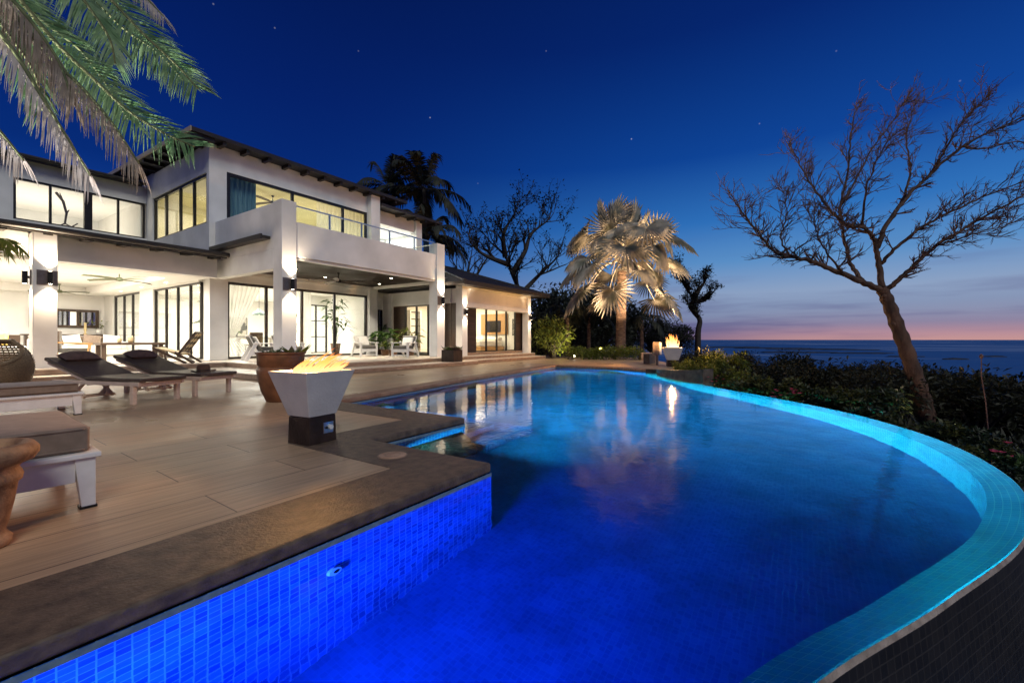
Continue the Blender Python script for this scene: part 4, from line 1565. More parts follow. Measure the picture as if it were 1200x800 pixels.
# ------------------------------------------------------------------ white deep chairs on the terrace
def deep_chair(label, loc, rz, dark_pillow=True):
    """faces -y"""
    t = thing('deep_chair', label, 'armchair', loc, rz, 'white wooden armchairs on the terrace')
    Z = (0, 0, 0)
    w = M['whitewood']
    hw = .34
    for s in (-1, 1):
        MB().box(s * hw - .035, s * hw + .035, -.42, -.33, 0, .56).build('leg', w, t, off=Z, bevel=.006)
        b = MB(); b.bar((s * hw, .20, .62), (s * hw, .52, .0), .05, .11)
        b.build('rear_leg', w, t, off=Z)
        MB().box(s * hw - .065, s * hw + .065, -.47, .30, .56, .595).build('armrest', w, t, off=Z, bevel=.008)
        b = MB(); b.bar((s * hw * .94, -.38, .32), (s * hw * .94, .36, .22), .03, .11)
        b.build('side_rail', w, t, off=Z)
    MB().box(-hw + .03, hw - .03, -.40, -.36, .20, .34).build('front_rail', w, t, off=Z, bevel=.004)
    MB().box(-hw + .03, hw - .03, -.385, -.37, .06, .10).build('stretcher', w, t, off=Z)
    b = MB()
    for i in range(5):
        x = -.26 + i * .13
        b.bar((x, .16, .28), (x, .44, .86), .10, .02, up=(0, -1, .4))
    b.bar((-.31, .41, .82), (.31, .41, .82), .03, .09)
    b.build('backrest', w, t, off=Z)
    b = MB()
    for i in range(6):
        b.box(-hw + .04, hw - .04, -.36 + i * .10, -.28 + i * .10, .305 - i * .012, .325 - i * .012)
    b.build('seat', w, t, off=Z)
    soft_box('seat_cushion', M['greyfab'], -.30, .30, -.42, .17, .33, .45, t, .04, off=Z, puff=.015)
    c = soft_box('back_cushion', M['greyfab' if dark_pillow else 'whitefab'], -.29, .29, -.06, .06, .0, .46, t, .045, off=Z)
    c.location = (0, .20, .42)
    c.rotation_euler = (rad(-25), 0, 0)
    c = soft_box('loose_cushion', M['whitefab'], -.22, .22, -.05, .05, .0, .40, t, .045, off=Z)
    c.location = (.04, .07, .44)
    c.rotation_euler = (rad(-28), 0, rad(6))
    return t


deep_chair('white wooden armchair with grey cushions facing the pool beside the left glass door', (7.55, 15.35, TZ), rad(75))
deep_chair('white wooden armchair half hidden behind the balcony column', (8.65, 15.75, TZ), rad(20))
deep_chair('white wooden armchair with pale cushion in front of the right glass door', (11.75, 15.35, TZ), rad(-12), False)
deep_chair('white wooden armchair turned sideways beside the right balcony column', (12.25, 13.45, TZ), rad(-72))

# ------------------------------------------------------------------ patterned folding chair at the living room
t = thing('cane_chair', 'low dark wood chair with patterned woven back at the living room edge', 'chair', (5.25, 15.65, TZ), rad(-128))
t.scale = (1.12, 1.12, 1.12)
Z = (0, 0, 0)
for s in (-1, 1):
    b = MB(); b.bar((s * .30, -.42, .40), (s * .28, .30, .0), .035, .06); b.build('leg', M['brownwood'], t, off=Z)
    b = MB(); b.bar((s * .30, -.36, .0), (s * .30, -.42, .44), .035, .05); b.build('leg', M['brownwood'], t, off=Z)
    b = MB(); b.bar((s * .27, .10, .22), (s * .27, .50, .82), .035, .05); b.build('back_post', M['brownwood'], t, off=Z)
    b = MB(); b.bar((s * .29, .05, .30), (s * .29, .46, .0), .035, .05); b.build('leg', M['brownwood'], t, off=Z)
b = MB(); b.bar((-.27, .50, .82), (.27, .50, .82), .03, .05); b.bar((-.27, .16, .31), (.27, .16, .31), .03, .04); b.build('back_rail', M['brownwood'], t, off=Z)
m, nt, out = new_mat('black and cream weave')
p_ = nd(nt, 'ShaderNodeBsdfPrincipled'); p_.inputs['Roughness'].default_value = .8
tc = nd(nt, 'ShaderNodeTexCoord')
mp = nd(nt, 'ShaderNodeMapping'); mp.inputs['Rotation'].default_value = (rad(-55), 0, rad(45)); mp.inputs['Scale'].default_value = (8, 8, 8)
ck = nd(nt, 'ShaderNodeTexChecker'); ck.inputs['Scale'].default_value = 1.
ck.inputs['Color1'].default_value = (.02, .017, .014, 1); ck.inputs['Color2'].default_value = (.62, .5, .3, 1)
nt.links.new(tc.outputs['Object'], mp.inputs[0]); nt.links.new(mp.outputs[0], ck.inputs['Vector'])
nt.links.new(ck.outputs['Color'], p_.inputs['Base Color']); nt.links.new(p_.outputs[0], out.inputs[0])
b = MB(); b.bar((0, .17, .33), (0, .49, .80), .50, .018, up=(0, -1, .6)); b.build('woven_back', m, t, off=Z)
b = MB(); b.bar((0, -.42, .41), (0, .20, .24), .54, .03); b.build('seat', M['rattan'], t, off=Z)

# ------------------------------------------------------------------ living room furniture
FZ = .322
def sofa(label, x0, x1, y0, y1, back='y1', ncush=3, cushions=()):
    t = thing('sofa', label, 'sofa', ((x0 + x1) / 2, (y0 + y1) / 2, FZ))
    soft_box('base', M['whitefab'], x0, x1, y0, y1, FZ + .06, FZ + .28, t, .03)
    w = (x1 - x0 - .4) / ncush
    for i in range(ncush):
        soft_box('seat_cushion', M['whitefab'], x0 + .2 + i * w + .005, x0 + .2 + (i + 1) * w - .005, y0 - .02, y1 - .25, FZ + .285, FZ + .45, t, .05, puff=.02)
        soft_box('back_cushion', M['taupe'], x0 + .2 + i * w + .01, x0 + .2 + (i + 1) * w - .01, y1 - .42, y1 - .24, FZ + .45, FZ + .82, t, .06)
    soft_box('backrest', M['whitefab'], x0, x1, y1 - .22, y1, FZ + .28, FZ + .72, t, .05)
    for a, c in ((x0, x0 + .2), (x1 - .2, x1)):
        soft_box('arm', M['whitefab'], a, c, y0, y1 - .22, FZ + .28, FZ + .6, t, .05)
    return t


sofa('long pale sofa along the back of the living room under the mirror', 3.5, 6.25, 24.0, 25.0, ncush=3)
rs = random.Random(2)
for i, (x, m, n) in enumerate([(4.0, 'whitefab', 'plump white cushion at the left of the long pale sofa'), (4.65, 'whitefab', 'white cushion in the middle of the long pale sofa'), (5.25, 'taupe', 'beige cushion towards the right of the long pale sofa'), (5.85, 'whitefab', 'white cushion at the right of the long pale sofa')]):
    cushion_mesh('cushion', M[m], n, 'cushion', .55, .42, .2, Matrix.Translation((x, 24.42, FZ + .68)) @ Matrix.Rotation(rad(68), 4, 'X') @ Matrix.Rotation(rs.uniform(-.15, .15), 4, 'Z'), 'cushions on the long sofa')
# daybed at the left with cushions
t = thing('daybed', 'dark based daybed with white mattress at the left of the living room', 'daybed', (1.4, 18.6, FZ))
soft_box('dark_base', M['brownwood'], .2, 2.55, 18.0, 19.2, FZ + .05, FZ + .30, t, .02)
soft_box('mattress', M['whitefab'], .22, 2.53, 18.02, 19.18, FZ + .30, FZ + .5, t, .06, puff=.02)
boxes([(.2, .3, 18.0, 19.2, FZ + .3, FZ + .9), (.3, 2.55, 19.1, 19.2, FZ + .3, FZ + .82)]).build('backrest', M['brownwood'], t)
for i, (x, m, n) in enumerate([(1.0, 'greyfab', 'grey cushion on the daybed'), (1.5, 'greyfab', 'dark grey cushion leaning in the middle of the daybed'), (2.05, 'yellowfab', 'yellow cushion on the daybed beside the column')]):
    cushion_mesh('cushion', M[m], n, 'cushion', .5, .42, .17, Matrix.Translation((x, 18.85, FZ + .72)) @ Matrix.Rotation(rad(64), 4, 'X') @ Matrix.Rotation(.2 - i * .15, 4, 'Z'), 'cushions on the daybed')
# dark armchair with honey arms
t = thing('lounge_chair', 'dark backed armchair with honey wood arms in the living room', 'armchair', (3.60, 18.7, FZ), rad(75))
soft_box('backrest', M['darksling'], -.32, .32, .28, .40, .30, .95, t, .03, off=Z)
soft_box('seat', M['greyfab'], -.32, .32, -.35, .30, .28, .42, t, .04, off=Z)
for s in (-1, 1):
    b = MB(); b.bar((s * .36, -.40, .55), (s * .36, .38, .60), .05, .04); b.build('armrest', M['honeywood'], t, off=Z)
    b = MB(); b.bar((s * .36, -.36, .55), (s * .36, -.30, 0), .04); b.build('leg', M['honeywood'], t, off=Z)
    b = MB(); b.bar((s * .36, .34, .9), (s * .36, .40, 0), .04); b.build('leg', M['honeywood'], t, off=Z)
# long dark table
t = thing('long_table', 'long dark wooden table in the middle of the living room', 'table', (5.1, 19.5, FZ))
boxes([(4.3, 6.05, 19.1, 19.9, FZ + .50, FZ + .58)]).build('table_top', M['brownwood'], t, bevel=.008)
for x in (4.34, 5.88):
    for y in (19.15, 19.75):
        boxes([(x, x + .12, y, y + .1, FZ, FZ + .50)]).build('leg', M['brownwood'], t)
for i, (x, r, h, n) in enumerate([(4.85, .06, .17, 'short round wicker candle holder on the long table'), (5.15, .075, .24, 'taller round wicker candle holder on the long table')]):
    b = MB(); b.lathe([(.0, .0), (r * .8, .0), (r, h * .3), (r, h * .7), (r * .75, h), (r * .6, h), (r * .6, h * .9), (.0, h * .9)], 20, (x, 19.4, FZ + .581), cap=False)
    single('candle_holder', b, M['rattan'], n, 'candle holder', smooth=True)
# console, candle, vase, mirror
t = thing('console', 'long thin console shelf behind the sofa under the mirror', 'console', (4.9, 26.9, FZ))
boxes([(3.6, 6.2, 26.7, 27.1, FZ + .86, FZ + .92)]).build('top', M['brownwood'], t)
for x in (3.7, 6.05):
    boxes([(x, x + .08, 26.75, 27.05, FZ, FZ + .86)]).build('leg', M['brownwood'], t)
b = MB(); b.lathe([(.0, .0), (.07, .0), (.07, .03), (.03, .06), (.03, .14), (.06, .18), (.045, .20), (.045, .52), (.0, .53)], 16, (5.55, 26.9, FZ + .921), cap=False)
single('candle', b, M['sisal'], 'tall cream candle on the console below the mirror', 'candle', smooth=True)
b = MB(); b.lathe([(.0, .0), (.09, .0), (.12, .1), (.10, .2), (.06, .24), (.05, .24), (.05, .1), (.0, .1)], 20, (6.0, 26.9, FZ + .921), cap=False)
vz = single('vase', b, M['whitewood'], 'white vase with green sprigs at the end of the console', 'vase', smooth=True)
b = MB()
rs = random.Random(8)
for i in range(9):
    a = rs.uniform(0, 6.28)
    d = Vector((math.cos(a) * .6, math.sin(a) * .6, 1)).normalized()
    p = Vector((6.0, 26.9, FZ + 1.1))
    for k in range(5):
        b.leaf(p + d * (.1 + .09 * k), Vector((d.x + rs.uniform(-.8, .8), d.y + rs.uniform(-.8, .8), rs.uniform(-.2, .6))), Vector((0, 0, 1)), .17, .07)
b.build('sprigs', M['lime'], vz)
t = thing('mirror', 'long low mirror in a dark frame on the living room back wall', 'mirror', (5.0, 27.38, 1.5))
boxes([(3.95, 6.0, 27.34, 27.39, 1.60, 2.30)]).build('glass', M['mirror'], t)
fr = boxes([(3.9, 6.1, 27.31, 27.395, 2.26, 2.37), (3.9, 6.1, 27.31, 27.395, 1.54, 1.65), (3.9, 4.0, 27.312, 27.395, 1.65, 2.26), (5.98, 6.1, 27.312, 27.395, 1.65, 2.26), (4.55, 4.64, 27.32, 27.36, 1.65, 2.26), (5.35, 5.44, 27.32, 27.36, 1.65, 2.26)]).build('frame', M['brownwood'], t)


def ceiling_fan(label, x, y, zc, zb, R, nb, rot, m=None):
    t = thing('ceiling_fan', label, 'ceiling fan', (x, y, zb), 0, 'ceiling fans of the villa')
    m = m or M['patina']
    b = MB(); b.tube([(x, y, zc - .001), (x, y, zb + .06)], .018, 10); b.build('down_rod', m, t)
    MB().lathe([(.0, .075), (.07, .06), (.11, .0), (.09, -.05), (.0, -.07)], 20, (x, y, zb), cap=False).build('motor', m, t, smooth=True)
    MB().lathe([(.06, .0), (.03, -.06)], 16, (x, y, zc - .002)).build('canopy', m, t)
    for k in range(nb):
        a = rot + 2 * PI * k / nb
        c, s = math.cos(a), math.sin(a)
        b = MB()
        pts = []
        for r, w, dz in ((.09, .05, 0), (.3, .13, .01), (.75 * R, .15, .005), (R, .09, -.01)):
            for q in (-1, 1):
                pts.append((x + c * r - s * w / 2 * q, y + s * r + c * w / 2 * q, zb + dz + q * .02))
        b.add(pts, [(0, 2, 3, 1), (2, 4, 5, 3), (4, 6, 7, 5)])
        o = b.build('blade', M['brownwood'] if m is M['black'] else M['patina'], t)
        sm = o.modifiers.new('th', 'SOLIDIFY'); sm.thickness = .012


ceiling_fan('green bronze ceiling fan in the living room nearest the terrace', 4.75, 19.0, 3.32, 3.02, 1.15, 4, .5)
ceiling_fan('green bronze ceiling fan deep in the living room', 4.5, 25.6, 3.32, 3.0, 1.0, 4, .9)
ceiling_fan('black ceiling fan under the dark balcony soffit', 9.55, 13.95, 3.42, 3.12, 1.0, 5, .2, M['black'])
ceiling_fan('dark ceiling fan in the upstairs room', 9.4, 18.2, 6.95, 6.68, .9, 4, .35, M['black'])

# main room: pendant, dining table, sideboard, wall art, plants
t = thing('pendant_lamp', 'verdigris dome pendant lamp behind the left glass door', 'pendant lamp', (9.05, 18.6, 2.05))
MB().lathe([(.26, .0), (.25, .03), (.17, .13), (.07, .19), (.06, .26), (.0, .27)], 28, (9.05, 18.6, 2.02), cap=False).build('shade', mat('verdigris enamel', (.16, .24, .2), (.22, .3, .25), .4, 6), t, smooth=True)
b = MB(); b.tube([(9.05, 18.6, 2.28), (9.05, 18.6, 3.2)], .008, 6); b.build('cord', M['black'], t)
MB().lathe([(.0, -.05), (.045, -.02), (.05, .03), (.0, .06)], 14, (9.05, 18.6, 2.07), cap=False).build('bulb', M['lampsoft'], t)
t = thing('dining_table', 'pale dining table seen behind the left glass door', 'table', (9.0, 18.8, .334))
boxes([(8.0, 10.0, 18.2, 19.4, 1.03, 1.08)]).build('table_top', M['whitewood'], t)
for x in (8.1, 9.8):
    for y in (18.3, 19.2):
        boxes([(x, x + .1, y, y + .1, .335, 1.03)]).build('leg', M['whitewood'], t)
for i, (x, y, rz, n) in enumerate([(8.4, 17.7, 0, 'wicker dining chair left of the dining table'), (9.5, 17.75, 0, 'wicker dining chair right of the dining table')]):
    t = thing('dining_chair', n, 'chair', (x, y, .335), rz, 'dining chairs in the main room')
    soft_box('seat', M['taupe'], -.24, .24, -.24, .24, .42, .5, t, .02, off=Z)
    soft_box('backrest', M['wicker'], -.24, .24, -.25, -.2, .5, .95, t, .02, off=Z)
    for a in (-.2, .2):
        for c in (-.2, .2):
            MB().box(a - .02, a + .02, c - .02, c + .02, 0, .42).build('leg', M['brownwood'], t, off=Z)
t = thing('wall_art', 'abstract black line picture on the main room back wall', 'picture', (11.4, 26.28, 1.2))
boxes([(10.8, 12.1, 26.26, 26.295, 1.2, 2.2)]).build('canvas', M['art'], t)
boxes([(10.77, 12.13, 26.25, 26.297, 2.2, 2.24), (10.77, 12.13, 26.25, 26.297, 1.16, 1.2), (10.77, 10.8, 26.25, 26.297, 1.2, 2.2), (12.1, 12.13, 26.25, 26.297, 1.2, 2.2)]).build('frame', M['black'], t)


def leafy_plant(name, label, cat, loc, n, L, W, h, m, seed, pot=None, group=None, spread=.5, stem=True):
    rs = random.Random(seed)
    t = thing(name, label, cat, loc, rs.uniform(0, 6), group)
    if pot:
        r, ph = pot
        MB().lathe([(.0, .0), (r * .75, .0), (r, ph * .9), (r * 1.05, ph), (r * .9, ph), (r * .88, ph * .9), (.0, ph * .88)], 20, cap=False).build('pot', M['potdark'], t, off=Z, smooth=False)
    z0 = pot[1] * .88 if pot else 0
    b, s_ = MB(), MB()
    for i in range(n):
        a = i * 2.4 + rs.uniform(-.3, .3)
        hh = h * rs.uniform(.35, 1.)
        r = spread * rs.uniform(.25, 1.) * (1.15 - .4 * hh / h)
        tip = Vector((math.cos(a) * r, math.sin(a) * r, z0 + hh))
        s_.tube([(0, 0, z0), (tip.x * .35, tip.y * .35, z0 + hh * .6), tip], [.008, .006, .004], 4, False)
        d = Vector((math.cos(a), math.sin(a), rs.uniform(-.5, .35)))
        l = L * rs.uniform(.7, 1.15)
        b.leaf(tip, d, Vector((0, 0, 1)), l, W * rs.uniform(.7, 1.1), .03, .15)
        b.leaf(tip, d + Vector((rs.uniform(-.9, .9), rs.uniform(-.9, .9), .2)), Vector((0, 0, 1)), l * .8, W * .8, .03, .15)
    b.build('leaves', m, t, off=Z)
    s_.build('stems', M['green'], t, off=Z)
    return t


leafy_plant('potted_plant', 'tall broad leaved potted plant inside the left glass door', 'plant', (8.3, 20.6, .335), 30, .5, .2, 1.9, M['green'], 31, (.25, .4), spread=.55)
leafy_plant('potted_plant', 'slim potted palm behind the right pane of the glass door', 'plant', (12.1, 17.9, .335), 40, .6, .13, 2.1, M['green'], 32, (.22, .5), spread=.45)
leafy_plant('potted_plant', 'potted plant beside the inner glass screen of the main room', 'plant', (12.5, 21.6, .335), 24, .5, .1, 1.7, M['lime'], 33, (.22, .4), spread=.45)
for i, (x, y, n, L, W, h, m, sp, lab) in enumerate([
        (13.05, 15.6, 26, .55, .22, .95, 'green', .5, 'dark green broad leaved plant beside the white armchair'),
        (12.9, 14.9, 22, .34, .12, .5, 'lime', .35, 'low lime green plant at the foot of the terrace plants'),
        (13.6, 14.6, 30, .5, .12, 1.0, 'lime', .5, 'bright arching plant behind the sideways armchair'),
        (13.5, 16.6, 26, .5, .16, 1.1, 'green', .5, 'tall leafy plant under the small recessed window')]):
    leafy_plant('terrace_plant', lab, 'plant', (x, y, TZ), n, L, W, h, M[m], 40 + i, (.2, .25), 'potted plants on the terrace', sp)


# curtains
def curtain(name, label, m, x0, x1, y, z0, z1, pinch=None, axis='x', folds=9, amp=.05):
    b = MB()
    nx_, nz = folds * 6, 14
    for j in range(nz + 1):
        f = j / nz
        z = z0 + (z1 - z0) * f
        if pinch:
            side, zp, wp = pinch
            g = abs(z - zp) / (z1 - zp if z > zp else zp - z0)
            k = wp + (1 - wp) * min(1, g) ** .8
        else:
            k = 1
        for i in range(nx_ + 1):
            s = i / nx_
            if pinch and pinch[0] == 'l':
                x = x0 + (x1 - x0) * s * k
            elif pinch and pinch[0] == 'r':
                x = x1 - (x1 - x0) * (1 - s) * k
            else:
                x = x0 + (x1 - x0) * s
            yy = y + amp * math.sin(s * folds * 2 * PI) * (.6 + .4 * f)
            b.v.append((x, yy, z) if axis == 'x' else (yy, x, z))
    for j in range(nz):
        for i in range(nx_):
            a = j * (nx_ + 1) + i
            b.f.append((a, a + 1, a + nx_ + 2, a + nx_ + 1))
    return single(name, b, m, label, 'curtain', group='curtains of the villa', smooth=True)


curtain('curtain', 'sheer white curtain swept aside behind the left glass door', M['sheer'], 7.1, 8.35, 16.95, .36, 3.1, ('l', 1.1, .22), folds=8)
curtain('curtain', 'sheer white curtain hanging behind the middle glass door', M['sheer'], 9.8, 10.35, 17.0, .36, 3.1, None, folds=5)
curtain('curtain', 'teal curtain at the left end of the upstairs front window', M['teal'], 7.05, 8.15, 16.98, 3.66, 6.9, None, folds=7)
curtain('curtain', 'cream curtain at the right part of the upstairs front window', M['sheer'], 10.6, 12.9, 17.0, 3.66, 6.9, None, folds=12)
curtain('curtain', 'pale blue grey curtain at the far end of the upstairs side window', M['sheer'], 20.4, 21.7, 6.86, 3.7, 6.9, None, axis='y', folds=8)

# driftwood hanging in the clerestory room
b = MB()
for pts, r0 in (([at(66, 226, 16.5), at(74, 236, 16.5), at(78, 250, 16.5), at(76, 262, 16.5), at(84, 266, 16.5), at(91, 262, 16.5)], .05), ([at(78, 250, 16.5), at(81, 246, 16.5)], .03), ([at(74, 236, 16.5), at(70, 226, 16.4)], .03), ([at(76, 262, 16.5), at(70, 264, 16.4)], .03)):
    b.tube(pts, [r0 * (1 - .6 * k / (len(pts) - 1)) for k in range(len(pts))], 8)
single('driftwood', b, M['brownwood'], 'dark driftwood branch inside the upper left clerestory window', 'driftwood', smooth=True)
# wicker nest chair at the far left
t = thing('wicker_chair', 'round wicker nest chair with coral cushion at the left picture edge', 'armchair', (1.35, 12.9, 0), rad(-25))
b = MB()
def shell(a, f):
    # egg shaped shell whose mouth opens to the front
    top = .98 - .50 * max(0, -math.sin(a)) ** .7
    z = .06 + (top - .06) * f
    R = .56 * math.sqrt(max(.05, 1 - ((z - .46) / .60) ** 2))
    return (R * math.cos(a), R * math.sin(a), z)
for j in range(20):
    b.tube([shell(2 * PI * k / 40, j / 19) for k in range(41)], .019, 6, False)
for k in range(40):
    b.tube([shell(2 * PI * k / 40, j / 9) for j in range(10)], .010, 5, False)
b.tube([shell(2 * PI * k / 40, 1) for k in range(41)], .034, 8, False)
b.build('woven_shell', M['wicker'], t, off=Z, smooth=True)
MB().lathe([(.0, .0), (.3, .0), (.34, .14), (.0, .14)], 24, cap=False).build('base', M['wicker'], t, off=Z)
MB().lathe([(.0, .22), (.40, .22), (.48, .30), (.44, .38), (.0, .42)], 28, cap=False).build('cushion', M['pinkfab'], t, off=Z, smooth=True)

# ------------------------------------------------------------------ near coconut palm over the deck
def feather_frond(b, pts, L0, n, droop, rs, width=.028, hang=0., vee=.35, t0=.06, roll=0., fwd=.55):
    """leaflets along a curved stalk; adds to mesh b"""
    P = spline(pts, 10)
    cum = [0]
    for i in range(1, len(P)):
        cum.append(cum[-1] + (P[i] - P[i - 1]).length)
    tot = cum[-1]
    for i in range(n):
        f = t0 + (1 - t0) * (i + rs.uniform(-.3, .3)) / n
        f = min(.999, max(0, f))
        s = f * tot
        k = 1
        while k < len(cum) - 1 and cum[k] < s:
            k += 1
        q = (s - cum[k - 1]) / max(1e-6, cum[k] - cum[k - 1])
        p = P[k - 1].lerp(P[k], q)
        T = (P[k] - P[k - 1]).normalized()
        ref = Vector((0, 0, 1)) * (1 - roll) + (Vector((0, 0, HC)) - p).normalized() * roll
        side = T.cross(ref)
        side = side.normalized() if side.length > .05 else T.orthogonal().normalized()
        up = side.cross(T).normalized()
        L = L0 * (math.sin(min(1, f * 1.25 + .18) * PI * .5) * (1 - .48 * f ** 2.4)) * rs.uniform(.8, 1.12)
        for sg in (-1, 1):
            d = (side * sg * (1 - .25 * f) + T * (fwd + .5 * f) + up * (vee * rs.uniform(.3, 1.3)) + Vector((rs.uniform(-.15, .15), rs.uniform(-.15, .15), rs.uniform(-.15, .1) - hang))).normalized()
            w = width * rs.uniform(.7, 1.15)
            wn = d.cross(T)
            wn = (wn.cross(d)).normalized()
            a = p
            segs = 4
            prev = None
            base = len(b.v)
            for j in range(segs + 1):
                g = j / segs
                c = p + d * (L * g) + Vector((0, 0, -droop * L * g * g))
                ww = w * (.6 + 1.2 * g) * (1 - g) ** .8 + .0015
                b.v.append(tuple(c - wn * ww / 2))
                b.v.append(tuple(c + wn * ww / 2))
            for j in range(segs):
                b.f.append((base + 2 * j, base + 2 * j + 1, base + 2 * j + 3, base + 2 * j + 2))


CP = thing('coconut_palm', 'coconut palm at the upper left with long fronds hanging over the sunbeds', 'palm', tuple(at(-95, 0, 4.9).xy) + (0,))
crown = at(-85, -150, 4.9)
ft = Vector((CP.location.x - .25, CP.location.y + .2, 0))
b = MB()
tp = spline([ft, ft.lerp(crown, .35) + Vector((-.05, 0, 0)), ft.lerp(crown, .75), crown], 8)
b.tube(tp, [.17 - .06 * i / (len(tp) - 1) + .008 * (i % 2) for i in range(len(tp))], 16)
b.build('trunk', M['palmbark'], CP, smooth=True)
FR = [  # survey points of the stalks, leaflet length, count, droop, hang, material
    ([crown, at(-20, -60, 4.9), at(30, 8, 4.9), at(70, 55, 4.85), at(110, 93, 4.8), at(150, 130, 4.75), at(190, 155, 4.7), at(228, 172, 4.65)], .50, 120, .35, .1, 'frondgreen', .35),
    ([crown, at(10, -90, 5.2), at(90, -40, 5.3), at(130, 0, 5.3), at(170, 42, 5.25), at(205, 75, 5.2), at(232, 104, 5.15)], .50, 110, .35, .1, 'frondgreen', .35),
    ([crown, at(-30, -40, 4.7), at(20, 20, 4.6), at(60, 68, 4.55), at(98, 105, 4.5), at(132, 145, 4.45), at(163, 192, 4.4)], .42, 105, .9, .75, 'frondbrown', .1),
    ([crown, at(-60, -40, 4.6), at(-15, 20, 4.4), at(20, 66, 4.3), at(48, 112, 4.25), at(78, 160, 4.2), at(106, 206, 4.15)], .40, 120, .8, .8, 'frondpale', .1),
    ([crown, at(-110, 20, 4.3), at(-60, 80, 4.1), at(-25, 125, 4.0), at(5, 160, 3.95), at(28, 188, 3.9)], .38, 100, .7, .7, 'frondpale', .1),
    ([crown, at(20, -140, 5.4), at(110, -70, 5.5), at(150, -25, 5.5), at(178, 5, 5.45), at(192, 20, 5.4)], .46, 90, .5, .3, 'frondpale', .3),
    ([crown, at(-10, -110, 4.9), at(60, -50, 5.1), at(105, 10, 5.1), at(128, 45, 5.0), at(135, 75, 5.0)], .42, 90, .7, .5, 'frondgreen', .3),
    ([crown, at(-70, -70, 4.9), at(-30, -10, 5.0), at(10, 40, 5.0), at(40, 85, 5.0), at(50, 130, 5.0)], .40, 90, .8, .6, 'frondgreen', .2),
    ([crown, at(-40, -60, 4.6), at(5, -10, 4.5), at(40, 30, 4.5), at(70, 75, 4.5), at(85, 120, 4.45)], .42, 90, .8, .7, 'frondbrown', .15),
    ([crown, at(-20, -120, 5.3), at(40, -75, 5.5), at(95, -20, 5.6), at(140, 30, 5.6), at(185, 62, 5.55), at(215, 95, 5.5)], .5, 95, .5, .3, 'frondgreen', .3),
    ([crown, at(-50, -60, 5.2), at(0, -20, 5.4), at(50, 25, 5.5), at(95, 60, 5.5), at(125, 100, 5.45), at(150, 140, 5.4)], .5, 95, .6, .45, 'frondgreen', .25),
    ([crown, at(-180, -120, 5.1), at(-260, -40, 5.2), at(-300, 60, 5.2)], .5, 80, .6, .3, 'frondgreen', .3),
    ([crown, at(-120, -230, 5.6), at(-130, -250, 6.4), at(-120, -120, 7.2)], .5, 80, .6, .3, 'frondgreen', .3),
]
rs = random.Random(12)
for pts, L0, n, dr, hg, mm, vee in FR:
    b = MB()
    gr = mm == 'frondgreen'
    feather_frond(b, pts, L0 * (1.15 if gr else .92), int(n * (1.3 if gr else 1.6)), dr * (.6 if gr else 1), rs, .021 if gr else .015, hg * (.5 if gr else .8), vee * (.5 if gr else 1), .06, .75 if gr else .3, .55 if gr else 1.1)
    fo = b.build('frond', M[mm], CP)
    P = spline(pts, 6)
    b = MB()
    b.tube(P, [.030 * (1 - .85 * i / (len(P) - 1)) + .003 for i in range(len(P))], 6)
    b.build('stalk', M['rachis'], fo, smooth=True)

# lit leaves of a young palm at the far left, by the living room
t = thing('young_palm', 'lit yellow green young palm leaves beside the living room column at the left edge', 'palm', (1.35, 13.9, 0))
rs = random.Random(5)
for k in range(9):
    a = -.9 + k * .42
    b = MB()
    p0 = Vector((1.24, 13.9, 2.05))
    e = Vector((math.cos(a) * .58, math.sin(a) * .5 - .2, 0))
    pts = [p0, p0 + e * .4 + Vector((0, 0, .75)), p0 + e * .8 + Vector((0, 0, 1.0)), p0 + e * 1.15 + Vector((0, 0, .75))]
    feather_frond(b, pts, .36, 34, .4, rs, .05, .1, .2)
    b.build('frond', M['lime'], t)
b = MB(); b.tube([(1.24, 13.9, .0), (1.26, 13.9, 1.2), (1.24, 13.9, 2.1)], [.09, .07, .06], 12); b.build('trunk', M['palmbark'], t)


# ------------------------------------------------------------------ silver fan palm
def fan_leaf(b, p, d, up, R, nseg, rs, droop=.25, open_=2.5):
    """round pleated blade: centre p, facing direction d outward, up = blade normal"""
    d = d.normalized()
    s = d.cross(up).normalized()
    u = s.cross(d).normalized()
    base = len(b.v)
    for i in range(nseg):
        a = -open_ + 2 * open_ * (i + .5) / nseg
        da = open_ / nseg * .93
        L = R * (1 - .16 * (abs(a) / open_) ** 2) * rs.uniform(.90, 1.06)
        dirn = d * math.cos(a) + s * math.sin(a)
        l = d * math.cos(a - da) + s * math.sin(a - da)
        r = d * math.cos(a + da) + s * math.sin(a + da)
        fold = u * (.055 * R)
        sag = Vector((0, 0, -1))
        m1 = .36
        def P(v, g, f=0):
            return p + v * (L * g) + u * (.16 * R * g * (1 - g) * 2 + .05 * math.cos(2 * a) * R * g) + sag * (droop * L * g ** 2.2) + fold * f
        tipv = (dirn + Vector((rs.uniform(-.04, .04), rs.uniform(-.04, .04), rs.uniform(-.05, .02)))).normalized()
        l2 = (dirn * .45 + l * .55).normalized()
        r2 = (dirn * .45 + r * .55).normalized()
        vs = [p, P(l, m1, -1 * m1), P(dirn, m1, 1), P(r, m1, -1 * m1), P(l2, .72, -.5), P(dirn, .72, .7), P(r2, .72, -.5), P(tipv, 1.0)]
        b.add(vs, [(0, 1, 2), (0, 2, 3), (1, 4, 5, 2), (2, 5, 6, 3), (4, 7, 5), (5, 7, 6)])


